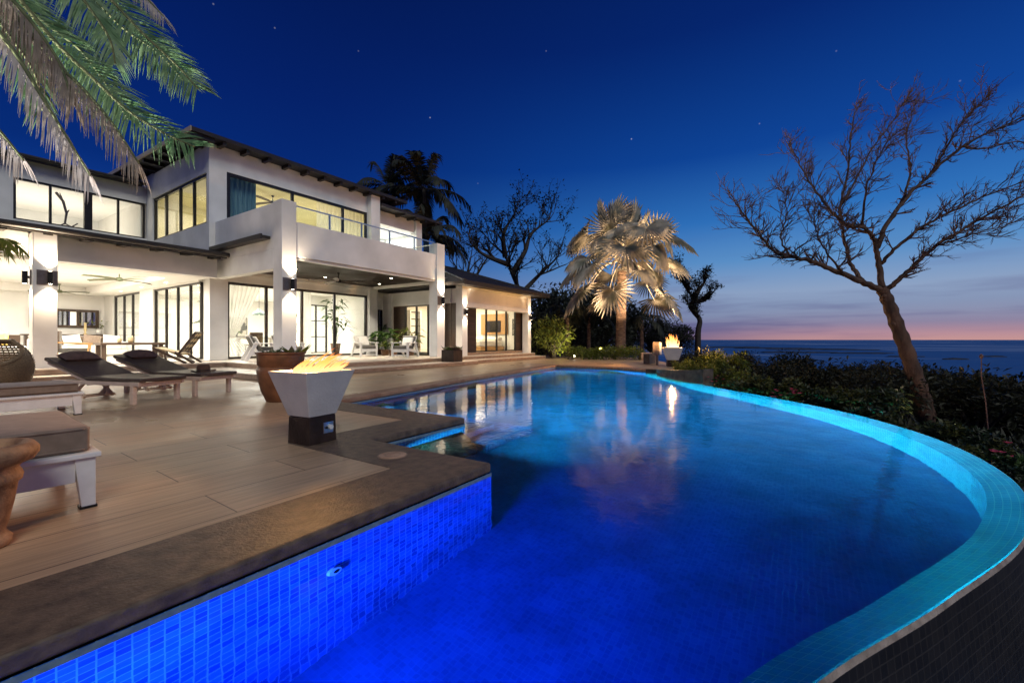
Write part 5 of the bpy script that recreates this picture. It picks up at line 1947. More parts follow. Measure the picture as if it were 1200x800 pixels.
FPD = 23.5
FPb = at(727, 411, FPD)
gz = .12
fp = thing('fan_palm', 'silver fan palm lit from below beyond the far end of the pool', 'palm', (FPb.x, FPb.y, gz))
top = at(729, 318, FPD)
b = MB()
tp = spline([(FPb.x, FPb.y, gz), Vector((FPb.x, FPb.y, gz)).lerp(top, .5), top], 16)
b.tube(tp, [(.265 - .03 * i / (len(tp) - 1)) * (1 + .05 * (i % 2)) for i in range(len(tp))], 20)
b.build('trunk', M['palmbark'], fp, smooth=False)
rs = random.Random(21)
hub = at(729, 300, FPD)
nleaf = 40
for i in range(nleaf):
    f = i / (nleaf - 1)                      # 0 top .. 1 lowest
    el = rad(80 - 112 * f ** 1.0 + rs.uniform(-16, 16))
    az = i * 2.39996 + rs.uniform(-.25, .25)
    L = 1.5 + 1.05 * sstep(.15, .7, f) + rs.uniform(-.55, .35)
    outw = Vector((math.cos(az), math.sin(az), 0))
    d0 = outw * math.cos(el) + Vector((0, 0, math.sin(el)))
    p0 = hub + Vector((0, 0, .5 - .85 * f)) + outw * .22
    pe = p0 + d0 * L + Vector((0, 0, -.14 * L))
    pm = p0 + d0 * L * .5 + Vector((0, 0, .10 * L))
    b = MB()
    b.tube(spline([p0, pm, pe], 5), [.055, .05, .045, .04, .04, .035, .035, .03, .03, .03, .025], 6)
    st = b.build('stalk', M['petiole'], fp, smooth=True)
    b = MB()
    hang = sstep(.10, .42, f)
    d_up = outw * .35 + Vector((0, 0, .9))
    d_dn = outw * rs.uniform(.35, 1.0) + Vector((0, 0, -rs.uniform(.5, .95)))
    d1 = (d_up.lerp(d_dn, hang) + Vector((rs.uniform(-.35, .35), rs.uniform(-.35, .35), rs.uniform(-.2, .2)))).normalized()
    nn = outw * 1.0 + Vector((0, 0, .25)) + Vector((rs.uniform(-.4, .4), rs.uniform(-.4, .4), 0))
    upn = (nn - d1 * nn.dot(d1)).normalized()
    fan_leaf(b, pe, d1, upn, rs.uniform(1.35, 1.75), 24, rs, .02 + .06 * f, rs.uniform(1.7, 2.3))
    b.build('fan_blade', M['fan'], st)

# low hedge and kerb at its foot
def card_cloud(b, c, rx, ry, rz, n, L, W, rs, flat=.0, shell=.5):
    for i in range(n):
        while True:
            q = Vector((rs.uniform(-1, 1), rs.uniform(-1, 1), rs.uniform(-1, 1)))
            if q.length <= 1 and (q.length > shell or rs.random() < .25):
                break
        p = Vector((c[0] + q.x * rx, c[1] + q.y * ry, c[2] + q.z * rz))
        d = Vector((q.x + rs.uniform(-.8, .8), q.y + rs.uniform(-.8, .8), q.z * .5 + rs.uniform(-.5, .8)))
        nrm = Vector((rs.uniform(-.6, .6), rs.uniform(-.6, .6), 1))
        b.leaf(p, d, nrm, L * rs.uniform(.6, 1.2), W * rs.uniform(.7, 1.2), L * .08, .1)


def shrub_mesh(seed, R, H, nclump, nleaf, L, W):
    rs = random.Random(seed)
    b, s = MB(), MB()
    for i in range(nclump):
        a = rs.uniform(0, 6.28)
        r = R * math.sqrt(rs.random()) * .8
        z = H * rs.uniform(.3, .92) * (1 - .35 * (r / R) ** 2)
        c = (r * math.cos(a), r * math.sin(a), z)
        k = rs.uniform(.22, .42)
        card_cloud(b, c, R * k, R * k, H * k * .7, nleaf, L, W, rs)
        s.tube([(c[0] * .1, c[1] * .1, 0), (c[0] * .5, c[1] * .5, z * .55), c], [.03 * H, .018 * H, .006 * H], 5, False)
    return b, s


def shrub(name, label, cat, m, seed, R, H, nclump, nleaf, L, W, group=None):
    b, s = shrub_mesh(seed, R, H, nclump, nleaf, L, W)
    t = thing(name, label, cat, (0, 0, 0), 0, group)
    b.build('foliage', m, t, off=Z)
    s.build('stems', M['farbark'], t, off=Z)
    return t


rs = random.Random(33)
ha, hb_ = Vector((19.9, 9.7)), Vector((21.7, 6.7))
b = MB()
for i in range(90):
    f = i / 89
    c = ha.lerp(hb_, f)
    card_cloud(b, (c.x + rs.uniform(-.3, .3), c.y + rs.uniform(-.3, .3), .30 + rs.uniform(-.1, .15)), .32, .32, .26, 40, .13, .06, rs)
o = single('hedge', b, M['lime'], 'low clipped yellow green hedge around the foot of the fan palm', 'hedge', (20.8, 8.2, .0))
b = MB()
k0, k1 = Vector((21.55, 6.75)), Vector((22.0, 6.05))
b.bar((k0.x, k0.y, .18), (k1.x, k1.y, .18), .5, .34)
single('kerb_block', b, M['kerbbrick'], 'lit brick kerb block at the end of the clipped hedge', 'kerb', bevel=.02)
# white garden cabinet behind the far bowl
t = thing('garden_cabinet', 'narrow pale cabinet on a post beside the far fire bowl', 'cabinet', (17.4, 4.75, 0))
boxes([(17.22, 17.56, 4.62, 4.88, .40, .92)]).build('cabinet_body', M['plate'], t, bevel=.01)
boxes([(17.24, 17.54, 4.612, 4.62, .43, .89)]).build('cabinet_door', M['whitewood'], t)
boxes([(17.35, 17.43, 4.71, 4.79, .004, .40)]).build('post', M['plate'], t)
b = MB(); b.box(17.9, 18.8, 5.2, 5.45, .0, .42); single('garden_wall', b, M['wallstone'], 'low dark stone garden wall behind the pale cabinet', 'wall', bevel=.01)

# lit shrub by the pavilion, its small flood lamp
sh = shrub('lit_shrub', 'lit yellow green shrub at the right end of the pavilion', 'shrub', M['lime'], 71, 1.25, 2.3, 26, 60, .2, .09)
sh.location = (20.9, 11.3, .05)
t = thing('garden_spotlight', 'small bright garden spotlight at the foot of the lit shrub', 'spotlight', (20.6, 9.95, .01))
MB().lathe([(.0, .0), (.05, .0), (.05, .02), (.015, .03), (.015, .1), (.0, .1)], 14, cap=False).build('stake', M['black'], t, off=Z)
b = MB(); b.tube([(0, .05, .10), (0, -.08, .14)], [.05, .06], 14, True); b.build('lamp_head', M['black'], t, off=Z)
b = MB(); b.tube([(0, -.082, .141), (0, -.086, .142)], [.055, .05], 14, True); b.build('lens', M['lamp'], t, off=Z)
lamp('SPOT', 'shrub_light', (20.45, 9.85, .22), 420, (1, .80, .45), .04, (20.9, 11.4, 1.5), 110, .8)
for i, (dx, dy, n) in enumerate([(-2.3, .2, 'left'), (-1.6, -2.2, 'middle'), (.7, -2.4, 'right')]):
    t = thing('palm_uplight', 'small black uplight in the hedge at the %s side of the fan palm trunk' % n if n != 'middle' else 'small black uplight in the hedge in front of the fan palm trunk', 'uplight', (FPb.x + dx, FPb.y + dy, .35), 0, 'uplights of the fan palm')
    MB().lathe([(.0, .0), (.05, .0), (.06, .10), (.05, .10), (.0, .08)], 14, cap=False).build('lamp_can', M['black'], t, off=Z)
    MB().lathe([(.0, .085), (.045, .086)], 14, cap=False).build('lens', M['lamp'], t, off=Z)
    lamp('SPOT', 'palm_light', (FPb.x + dx, FPb.y + dy, .50), 2900 if i != 1 else 2900, (1, .66, .38), .06, (hub.x + dx * .35, hub.y + dy * .35, hub.z), 80, .7)


# ------------------------------------------------------------------ bare tree on the right
TD = 9.6
BT = thing('bare_tree', 'leaning leafless brown tree on the slope at the right beyond the pool edge', 'tree', tuple(at(1085, 482, TD)))
tb = at(1088, 500, TD)
rs = random.Random(77)
def tp_(L, dd=0):
    return [at(x, y, TD + z) for x, y, z in L]
trunk = tp_([(1088, 505, 0), (1083, 475, 0), (1074, 445, 0), (1062, 410, 0), (1050, 378, 0), (1040, 352, 0), (1033, 337, 0)])
b = MB()
P = spline(trunk, 6)
b.tube(P, [.168 - .058 * (i / (len(P) - 1)) + .014 * math.sin(i * 1.9) for i in range(len(P))], 16)
for (x, y, r) in ((1051, 374, .055), (1046, 360, .045), (1036, 347, .05), (1047, 380, .05), (1045, 352, .04)):
    c = at(x, y, TD - .06)
    b.lathe([(.0, -r), (r * .8, -r * .6), (r, 0), (r * .8, r * .6), (.0, r)], 10, tuple(c), cap=False)
b.build('trunk', M['bark'], BT, smooth=True)
LIMBS = [
    ([(1033, 340, 0), (1010, 330, -.1), (985, 320, -.3), (960, 309, -.4), (935, 302, -.5), (912, 298, -.6), (893, 278, -.7), (877, 258, -.8), (862, 238, -.8)], .085, .014),
    ([(1010, 328, -.1), (998, 312, .2), (992, 292, .3), (988, 270, .4), (985, 243, .5), (993, 200, .6), (997, 160, .6), (1003, 130, .6)], .06, .012),
    ([(1034, 338, 0), (1030, 310, .1), (1026, 285, .1), (1014, 268, 0), (990, 263, -.1), (968, 240, -.2), (948, 212, -.3), (930, 178, -.3)], .08, .012),
    ([(1028, 290, .1), (1040, 262, .2), (1062, 232, .3), (1090, 204, .4), (1128, 172, .5), (1170, 150, .6), (1215, 130, .7)], .065, .014),
    ([(1036, 340, 0), (1052, 330, -.2), (1070, 312, -.3), (1098, 288, -.4), (1130, 268, -.5), (1165, 247, -.6), (1215, 222, -.7)], .07, .014),
    ([(1032, 310, .1), (1048, 292, -.1), (1078, 268, -.2), (1110, 250, -.3), (1150, 232, -.3), (1200, 212, -.3)], .05, .012),
    ([(1046, 255, .2), (1060, 228, .5), (1067, 195, .7), (1062, 160, .8), (1072, 122, .9)], .04, .010),
    ([(986, 240, .5), (1006, 205, .8), (1024, 172, 1.0), (1044, 145, 1.1), (1060, 118, 1.2)], .032, .009),
    ([(1092, 202, .4), (1112, 168, .1), (1130, 140, 0), (1152, 118, 0)], .034, .009),
    ([(990, 322, -.3), (972, 300, -.8), (962, 285, -1.), (955, 262, -1.2)], .03, .008),
    ([(1010, 267, 0), (1012, 235, -.5), (1022, 200, -.8), (1040, 165, -1.)], .034, .009),
    ([(1128, 172, .5), (1150, 175, .7), (1180, 168, .9), (1215, 165, 1.)], .03, .009),
    ([(925, 300, -.5), (915, 278, -.4), (922, 250, -.3), (918, 225, -.3)], .026, .008),
    ([(1098, 288, -.4), (1122, 280, -.8), (1150, 272, -1.), (1185, 262, -1.1)], .028, .008),
]
allb = MB()
twig = MB()
wind = (at(1100, 300, TD) - at(1000, 360, TD)).normalized()


def grow(b, p, d, L, r, depth, rs):
    n = 4
    pts = [p]
    rad_ = [r]
    dd = d.normalized()
    for k in range(n):
        dd = (dd + Vector((rs.uniform(-.26, .26), rs.uniform(-.26, .26), rs.uniform(-.24, .26))) + wind * .05).normalized()
        pts.append(pts[-1] + dd * L / n)
        rad_.append(r * (1 - .75 * (k + 1) / n) + .0022)
    b.tube(pts, rad_, 4 if depth else 3, False)
    if depth > 0:
        m_ = rs.randint(2, 4)
        for q in range(m_):
            k = rs.randint(1, n)
            nd_ = (dd + Vector((rs.uniform(-1, 1), rs.uniform(-1, 1), rs.uniform(-.6, .9))) * .75).normalized()
            grow(b, pts[k], nd_, L * rs.uniform(.45, .75), max(.003, rad_[k] * .75), depth - 1, rs)


for L, r0, r1 in LIMBS:
    P = spline(tp_(L), 6)
    for i in range(1, len(P) - 1):
        P[i] = P[i] + Vector((rs.uniform(-1, 1), rs.uniform(-1, 1), rs.uniform(-1, 1))) * .018
    n = len(P)
    rr = [(r0 + (r1 - r0) * (i / (n - 1)) ** .8) * .86 for i in range(n)]
    b = MB()
    b.tube(P, rr, 9, True)
    lo = b.build('limb', M['bark'], BT, smooth=True)
    tw = MB()
    for i in range(max(3, n // 5), n):
        for q in range(2 if i > n // 3 else 1):
            if rs.random() < .88:
                T = (P[min(i + 1, n - 1)] - P[i - 1]).normalized()
                d = (T * .75 + Vector((rs.uniform(-1, 1), rs.uniform(-1, 1), rs.uniform(-.75, 1.))) * .85 + wind * .12).normalized()
                grow(tw, P[i], d, rs.uniform(.20, .46) * (1.15 if i > n // 2 else .85), max(.006, rr[i] * .42), 2, rs)
    grow(tw, P[-1], (P[-1] - P[-2]), .4, rr[-1], 2, rs)
    tw.build('twigs', M['twig'], lo)

# ------------------------------------------------------------------ scrub, flowering edge plants
def gpos(px, d):
    p = at(px, 400, d)
    return Vector((p.x, p.y, ground_z(p.x, p.y) - .05))


SCR = 'dark scrub bushes on the slope between pool and sea'
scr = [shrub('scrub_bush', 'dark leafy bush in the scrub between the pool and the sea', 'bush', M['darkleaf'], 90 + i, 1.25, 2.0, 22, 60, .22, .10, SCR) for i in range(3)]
rs = random.Random(15)
first = [True, True, True]
k = 0
for row, (d0, n, hmul) in enumerate([(10.5, 13, .62), (13.5, 15, .85), (17, 17, 1.05), (22, 18, 1.35), (29, 18, 1.75), (38, 18, 2.1)]):
    for i in range(n):
        px = 800 + (1290 - 800) * (i + rs.uniform(.1, .9)) / n
        d = d0 * rs.uniform(.9, 1.12)
        if row == 0 and px < 880:
            continue
        p = gpos(px, d)
        if inside(p.x, p.y, POOL) or rim_dist(p.x, p.y) < 1.1 or inside(p.x, p.y, deck_poly):
            continue
        # keep crowns under the line where the photograph's scrub ends
        ytop = 404 + (px - 830) * .045 if px < 1000 else 413 + (px - 1000) * .10
        ztop = HC - (ytop + rs.uniform(2, 26) - CY) / FPX * d
        H = max(.7, (ztop - p.z))
        H = min(H, 2.6 * hmul + .6)
        sx = H / 2.0 * rs.uniform(.85, 1.15)
        v = k % 3
        if first[v]:
            o = scr[v]; first[v] = False
            o.location = p; o.rotation_euler = (0, 0, rs.uniform(0, 6)); o.scale = (max(sx, .6), max(sx, .6), H / 2.1)
        else:
            dup(scr[v], p, rs.uniform(0, 6), None, (max(sx, .6), max(sx, .6), H / 2.1))
        k += 1

# undergrowth that nobody could count
b = MB()
rs = random.Random(16)
for i in range(9000):
    px = rs.uniform(770, 1300)
    d = 6.5 + 26 * rs.random() ** 1.6
    p = at(px, 400, d)
    if inside(p.x, p.y, POOL) or rim_dist(p.x, p.y) < .55 or inside(p.x, p.y, deck_poly):
        continue
    z = ground_z(p.x, p.y)
    a = rs.uniform(0, 6.28)
    b.leaf(Vector((p.x, p.y, z - .02)), Vector((math.cos(a) * .7, math.sin(a) * .7, rs.uniform(.5, 1.4))), Vector((math.cos(a), math.sin(a), -.5)), rs.uniform(.15, .42) * (1 + d / 40), .05 + d * .002, .02, .15)
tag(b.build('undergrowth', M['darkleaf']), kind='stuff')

# flowering plants that line the infinity edge
M['olive'] = mat('olive leaf', (.045, .06, .012), (.11, .11, .022), .5, 4, trans=.3)
M['deepgreen'] = mat('deep green leaf', (.012, .026, .007), (.035, .055, .014), .5, 3, trans=.25)
EP = [shrub('edge_plant', 'low yellow green plant along the infinity edge', 'plant', M['olive'], 120, .36, .5, 12, 34, .10, .055, 'low plants along the infinity edge'),
      shrub('edge_plant', 'low dark green plant along the infinity edge', 'plant', M['deepgreen'], 121, .36, .55, 12, 34, .12, .05, 'low plants along the infinity edge')]
rs = random.Random(18)
used = [False, False]
for i in range(46):
    f = i / 45
    j = int(2 + f * 43)
    o_ = OUT2[j]
    t_ = (RIM[min(j + 1, len(RIM) - 1)] - RIM[j - 1]).normalized()
    n_ = Vector((t_.y, -t_.x)) * -SGN
    q = o_ + n_ * rs.uniform(.15, 1.1)
    fwd = q.x * FW[0] + q.y * FW[1]
    if fwd < 4.3 or (j < 17 and q.x > 11.6):
        continue
    v = i % 2
    z = -.55 if fwd < 7 else -.38
    sc = rs.uniform(.7, 1.15) * (1. if fwd > 6.5 else .7)
    if not used[v]:
        EP[v].location = (q.x, q.y, z); EP[v].scale = (sc,) * 3; used[v] = True
    else:
        dup(EP[v], (q.x, q.y, z), rs.uniform(0, 6), None, sc)
EP.append(shrub('edge_plant', 'yellow green plant behind the curved planter wall', 'plant', M['lime'], 124, .40, .6, 12, 34, .12, .065, 'plants behind the planter wall'))  # lighter leaf than the other edge plants, standing in for firelight
EP[2].location = (15.6, 2.2, -.15)
EP[2].scale = (.95, .95, .95)
# plants on top of the planter wall and beside the far bowl
for i, (x, y, z, s_) in enumerate([(14.2, 3.2, -.1, 1.0), (13.4, 2.7, -.1, 1.1), (12.7, 2.1, -.1, 1.0), (15.2, 3.1, -.1, 1.2), (16.0, 2.5, -.1, 1.5), (14.4, 2.3, -.2, 1.3), (13.2, 1.5, -.3, 1.3), (17.9, 2.8, -.1, 1.7), (17.3, 2.0, -.2, 1.8), (12.0, 1.2, -.35, 1.2), (11.6, .7, -.4, 1.2)]):
    dup(EP[2], (x, y, z), i * 1.3, 'yellow green plant behind the curved planter wall', s_ * .68)['group'] = 'plants behind the planter wall'
# pink blossoms
def blossom_bush(label, loc, n, seed, R=.22):
    rs = random.Random(seed)
    t = thing('flowering_plant', label, 'plant', loc, 0)
    b, s2 = shrub_mesh(seed, R * 1.4, R * 1.8, 8, 26, .10, .05)
    b.build('foliage', M['green'], t, off=Z)
    s2.build('stems', M['farbark'], t, off=Z)
    b = MB()
    for i in range(n):
        a = rs.uniform(0, 6.28)
        r = R * math.sqrt(rs.random()) * 1.2
        c = Vector((r * math.cos(a), r * math.sin(a), R * rs.uniform(1.2, 2.1)))
        for k in range(5):
            e = k * 1.257
            b.leaf(c, Vector((math.cos(e), math.sin(e), .4)), Vector((0, 0, 1)), .045, .035, .004)
    b.build('blossoms', M['flower'], t, off=Z)


blossom_bush('pink flowering plant at the middle of the infinity edge', tuple(at(922, 463, 8.25).xy) + (-.40,), 16, 51)
blossom_bush('red flowering plant beside the planter wall', tuple(at(838, 452, 10.7).xy) + (-.36,), 9, 52)
blossom_bush('pink flowering plant at the right picture edge by the pool rim', tuple(at(1190, 524, 4.75).xy) + (-.62,), 10, 53)
# strap leaved plant at the foot of the bare tree
t = thing('strap_plant', 'clump of bronze strap leaves between the pool rim and the bare tree', 'plant', tuple(at(1075, 500, 6.3).xy) + (-.62,))
rs = random.Random(41)
b = MB()
for i in range(70):
    a = rs.uniform(0, 6.28)
    L = rs.uniform(.35, .75)
    c = Vector((rs.uniform(-.35, .35), rs.uniform(-.2, .2), 0))
    pts = [c + Vector((math.cos(a) * L * g * .8, math.sin(a) * L * g * .8, L * (1.1 * g - .95 * g * g))) for g in (0, .25, .5, .75, 1)]
    sv = Vector((-math.sin(a), math.cos(a), 0))
    base = len(b.v)
    for k_, p in enumerate(pts):
        w = [.018, .022, .02, .014, .002][k_]
        b.v += [tuple(p - sv * w), tuple(p + sv * w)]
    for k_ in range(4):
        b.f.append((base + 2 * k_, base + 2 * k_ + 1, base + 2 * k_ + 3, base + 2 * k_ + 2))
b.build('strap_leaves', M['flax'], t, off=Z)
MB().lathe([(.0, .0), (.3, .0), (.2, .06), (.0, .1)], 12, cap=False).build('root_clump', M['soil'], t, off=Z)
# dead stalk in the scrub
b = MB()
b.tube([at(1158, 505, 8.0), at(1155, 470, 8.0), at(1150, 440, 8.0), at(1150, 418, 8.0)], [.011, .010, .008, .007], 6)
b.lathe([(.0, -.04), (.025, -.02), (.03, .02), (.0, .06)], 8, tuple(at(1150, 418, 8.0)), cap=False)
single('dry_stalk', b, M['twig'], 'dry upright flower stalk in the scrub right of the bare tree', 'stalk')

# ------------------------------------------------------------------ background trees
def dark_palm(label, c, seed, L=3.2, base=None, n=16):
    t = thing('tall_palm', label, 'palm', (c.x, c.y, 0), 0, 'dark palms behind the villa')
    b = MB(); b.tube([(c.x + .4, c.y, 0), (c.x + .2, c.y, c.z * .5), tuple(c)], [.2, .16, .13], 10); b.build('trunk', M['farbark'], t, smooth=True)
    rs = random.Random(seed)
    for i in range(n):
        az = i * 2.4
        el = rad(rs.uniform(-25, 72))
        d = Vector((math.cos(az) * math.cos(el), math.sin(az) * math.cos(el), math.sin(el)))
        pts = [c, c + d * L * .45 + Vector((0, 0, .12)), c + d * L * .8 + Vector((0, 0, -.25)), c + d * L * 1.02 + Vector((0, 0, -1.0))]
        b = MB()
        feather_frond(b, pts, 1.0, 38, .5, rs, .12, .25, .1, .12)
        f = b.build('frond', M['fardark'], t)
        b = MB(); b.tube(spline(pts, 4), .03, 4); b.build('stalk', M['farbark'], f)


dark_palm('dark palm behind the villa roof, the taller one above the balcony end', at(497, 222, 31), 5, 3.4, n=18)
dark_palm('dark palm behind the villa roof, the one nearer the eaves', at(453, 218, 34), 6, 3.2)
dark_palm('dark palm low behind the link roof between villa and pavilion', at(500, 275, 29), 7, 2.8, n=14)


def back_tree(label, base, limbs, seed, depth=2, leaf=0, name='background_tree', leafL=.25, r0=.16, tl=1.6, tw=(.1, .1)):
    t = thing(name, label, 'tree', tuple(base), 0, None)
    rs = random.Random(seed)
    b, tw_, lf = MB(), MB(), MB()
    ends = []

    def g2(p, d, L, r, dep):
        pts, rr = [p], [r]
        dd = d.normalized()
        for k in range(4):
            dd = (dd + Vector((rs.uniform(-.3, .3), rs.uniform(-.3, .3), rs.uniform(-.15, .3)))).normalized()
            pts.append(pts[-1] + dd * L / 4)
            rr.append(r * (1 - .6 * (k + 1) / 4) + .006)
        (b if dep >= depth - 1 else tw_).tube(pts, rr, 6 if dep >= depth - 1 else 3, False)
        if dep > 0:
            for q in range(rs.randint(3, 5)):
                k = rs.randint(1, 4)
                g2(pts[k], (dd + Vector((rs.uniform(-1, 1), rs.uniform(-1, 1), rs.uniform(-.5, .8))) * .9), L * rs.uniform(.5, .8), rr[k] * .7, dep - 1)
        if dep <= 1:
            ends.extend(pts[2:])
    for pts in limbs:
        P = spline(pts, 5)
        n = len(P)
        rr = [r0 * (1 - .75 * i / (n - 1)) for i in range(n)]
        b.tube(P, rr, 8, False)
        for i in range(n // 3, n, 2):
            T = (P[i] - P[i - 1]).normalized()
            g2(P[i], T + Vector((rs.uniform(-1, 1), rs.uniform(-1, 1), rs.uniform(-.2, .8))), tl * rs.uniform(.6, 1.2), rr[i] * .6, depth - 1)
        g2(P[-1], P[-1] - P[-2], tl, rr[-1], depth - 1)
    for e in ends:
        for q in range(leaf):
            p = e + Vector((rs.uniform(-.25, .25), rs.uniform(-.25, .25), rs.uniform(-.2, .2)))
            lf.leaf(p, Vector((rs.uniform(-1, 1), rs.uniform(-1, 1), rs.uniform(-.6, .5))), Vector((0, 0, 1)), leafL * rs.uniform(.6, 1.3), leafL * .5, .02)
    b.build('trunk', M['farbark'], t, smooth=True)
    if tw_.v:
        tw_.build('twigs', M['farbark'], t)
    if lf.v:
        lf.build('leaves', M['fardark'], t)
    return t


D1 = 38
base = at(612, 420, D1)
back_tree('half bare dark tree with sparse leaves behind the pavilion roof', (base.x, base.y, 0), [
    [(base.x, base.y, 0), at(610, 350, D1), at(600, 320, D1), at(592, 300, D1), at(576, 285, D1)],
    [at(600, 320, D1), at(615, 295, D1), at(622, 275, D1 + 1), at(640, 260, D1 + 1)],
    [at(592, 300, D1), at(590, 275, D1 - 1), at(600, 255, D1 - 1)],
    [at(610, 345, D1), at(632, 322, D1 + 1), at(650, 305, D1 + 1)],
    [at(596, 310, D1), at(570, 300, D1 - 1), at(556, 290, D1 - 1)]], 4, 3, 1, leafL=.30, r0=.26, tl=2.2)
D2 = 44
base = at(545, 420, D2)
back_tree('fine twigged bare tree low behind the pavilion ridge', (base.x, base.y, 0), [
    [(base.x, base.y, 0), at(545, 350, D2), at(540, 325, D2), at(530, 305, D2)],
    [at(545, 345, D2), at(560, 320, D2), at(572, 300, D2)], [at(545, 350, D2), at(548, 320, D2), at(552, 300, D2)]], 6, 3, 0, r0=.2, tl=2.0)
D3 = 33
base = at(818, 410, D3)
back_tree('small crooked dark tree with flat crown between fan palm and sea', (base.x, base.y, -.5), [
    [Vector((base.x, base.y, -.5)), at(818, 390, D3), at(820, 375, D3), at(813, 366, D3), at(808, 358, D3), at(812, 350, D3), at(806, 340, D3)],
    [at(812, 350, D3), at(820, 338, D3), at(826, 330, D3)], [at(808, 340, D3), at(800, 328, D3), at(796, 318, D3)], [at(812, 352, D3), at(824, 352, D3), at(830, 348, D3)]], 8, 3, 2, leafL=.22, r0=.24, tl=.75)

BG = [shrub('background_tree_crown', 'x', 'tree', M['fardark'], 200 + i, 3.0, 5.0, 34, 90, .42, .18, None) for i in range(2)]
for q in BG:
    q.name = 'dark_tree'
    q.data = None if False else q.data
bl = [(632, 372, 30, 5.0, 'dark bushy tree behind the lit shrub'), (668, 360, 33, 5.6, 'dark bushy tree behind the hedge left of the fan palm'), (700, 352, 36, 6.2, 'dark bushy tree right behind the fan palm trunk'),
      (735, 366, 38, 5.2, 'dark bushy tree behind the right side of the fan palm'), (766, 380, 40, 4.0, 'low dark tree behind the far fire bowl'), (645, 345, 46, 8.5, 'tall dark tree mass above the pavilion roof end'),
      (690, 340, 50, 9.0, 'tall dark tree mass far behind the fan palm'), (790, 385, 44, 3.6, 'low dark tree between far fire bowl and crooked tree')]
for i, (px, py, d, H, lab) in enumerate(bl):
    p = at(px, 400, d)
    ztop = at(px, py - 8, d).z
    lo = Vector((p.x, p.y, -.3))
    h = ztop + .3
    s_ = h / 5.0
    if i < 2:
        o = BG[i]; o.location = lo; o.scale = (s_ * .95, s_ * .95, s_); o['label'] = lab
    else:
        o = dup(BG[i % 2], lo, i * 1.1, lab, (max(s_, .7), max(s_, .7), s_))
    o['group'] = 'dark bushy trees beyond the garden'
# drooping young fan palms in the dark garden behind the hedge
for i, (px, d, lab) in enumerate([(690, 27, 'small dark palm in the garden left of the fan palm trunk'), (665, 26, 'small dark palm in the garden beside the lit shrub'), (752, 28, 'small dark palm in the garden right of the fan palm trunk')]):
    c = at(px, 372, d)
    t = thing('garden_palm', lab, 'palm', (c.x, c.y, 0), 0, 'small palms in the dark garden')
    b = MB(); b.tube([(c.x, c.y, 0), tuple(c)], [.14, .1], 8); b.build('trunk', M['palmbark'], t)
    rs = random.Random(300 + i)
    for k in range(9):
        az = k * 2.4; el = rad(rs.uniform(-10, 60))
        dd = Vector((math.cos(az) * math.cos(el), math.sin(az) * math.cos(el), math.sin(el)))
        b = MB()
        feather_frond(b, [c, c + dd * .8, c + dd * 1.4 + Vector((0, 0, -.3)), c + dd * 1.7 + Vector((0, 0, -.9))], .6, 26, .5, rs, .07, .2, .1)
        b.build('frond', M['darkleaf'], t)

# ------------------------------------------------------------------ pool lamps
def pool_lamp(loc, target, power, col, label, glow, ang=165, hood=.0, r=.08):
    t = thing('pool_lamp', label, 'pool lamp', loc, 0, 'lamps under the pool water')
    d = (Vector(target) - Vector(loc)).normalized()
    b = MB(); b.tube([-d * .02, d * .03], [.08, .08], 20, True); b.build('lamp_ring', M['tile_metal'], t, off=Z)
    if hood:
        b = MB(); b.tube([-d * .02, d * hood], [.088, .105], 20, False); b.build('hood', M['tile_metal'], t, off=Z)
    b = MB(); b.tube([d * .031, d * .034], [.07, .065], 20, True); b.build('lens', glow, t, off=Z)
    lamp('SPOT', 'pool_beam', tuple(Vector(loc) + d * .05), power, col, r, target, ang, 1. if ang < 120 else .5)


M['tile_metal'] = mat('blue painted metal', (.02, .06, .2), (.03, .09, .28), .4, 10)
BLUE = (.02, .10, 1.)
CYAN = (.10, .62, 1.)
def strip(p0, p1, z, out_dir, power, col, label, spread=60, tilt=0, h=.06):
    """a light strip let into the pool wall between p0 and p1, shining level along out_dir"""
    p0, p1 = Vector(p0), Vector(p1)
    c = (p0 + p1) / 2
    d = Vector((out_dir[0], out_dir[1], 0)).normalized()
    along = (p1 - p0).normalized()
    n = Vector((along.y, -along.x))
    if n.dot(d.xy) < 0:
        n = -n
    t = thing('pool_light_strip', label, 'light strip', (c.x, c.y, z), 0, 'light strips in the pool walls')
    b = MB()
    q0, q1 = p0 + n * .012, p1 + n * .012
    for zz in (h / 2 + .004,):
        b.bar((q0.x - c.x, q0.y - c.y, zz), (q1.x - c.x, q1.y - c.y, zz), .026, .012)
    b.build('strip_channel', M['tile_metal'], t, off=Z)
    l = bpy.data.lights.new('strip_light', 'AREA')
    l.shape = 'RECTANGLE'
    l.size = (p1 - p0).length * .96
    l.size_y = h * .8
    l.energy = power
    l.color = col
    l.spread = rad(spread)
    o = bpy.data.objects.new('strip_light', l)
    COL.objects.link(o)
    o.location = (c.x + n.x * .014, c.y + n.y * .014, z)
    dd = (Vector((n.x, n.y, 0)) + Vector((0, 0, -math.tan(rad(tilt))))).normalized()
    xa = Vector((along.x, along.y, 0))
    za = -dd
    ya = za.cross(xa).normalized()
    o.matrix_world = Matrix.Translation(o.location) @ Matrix((xa, ya, za)).transposed().to_4x4()


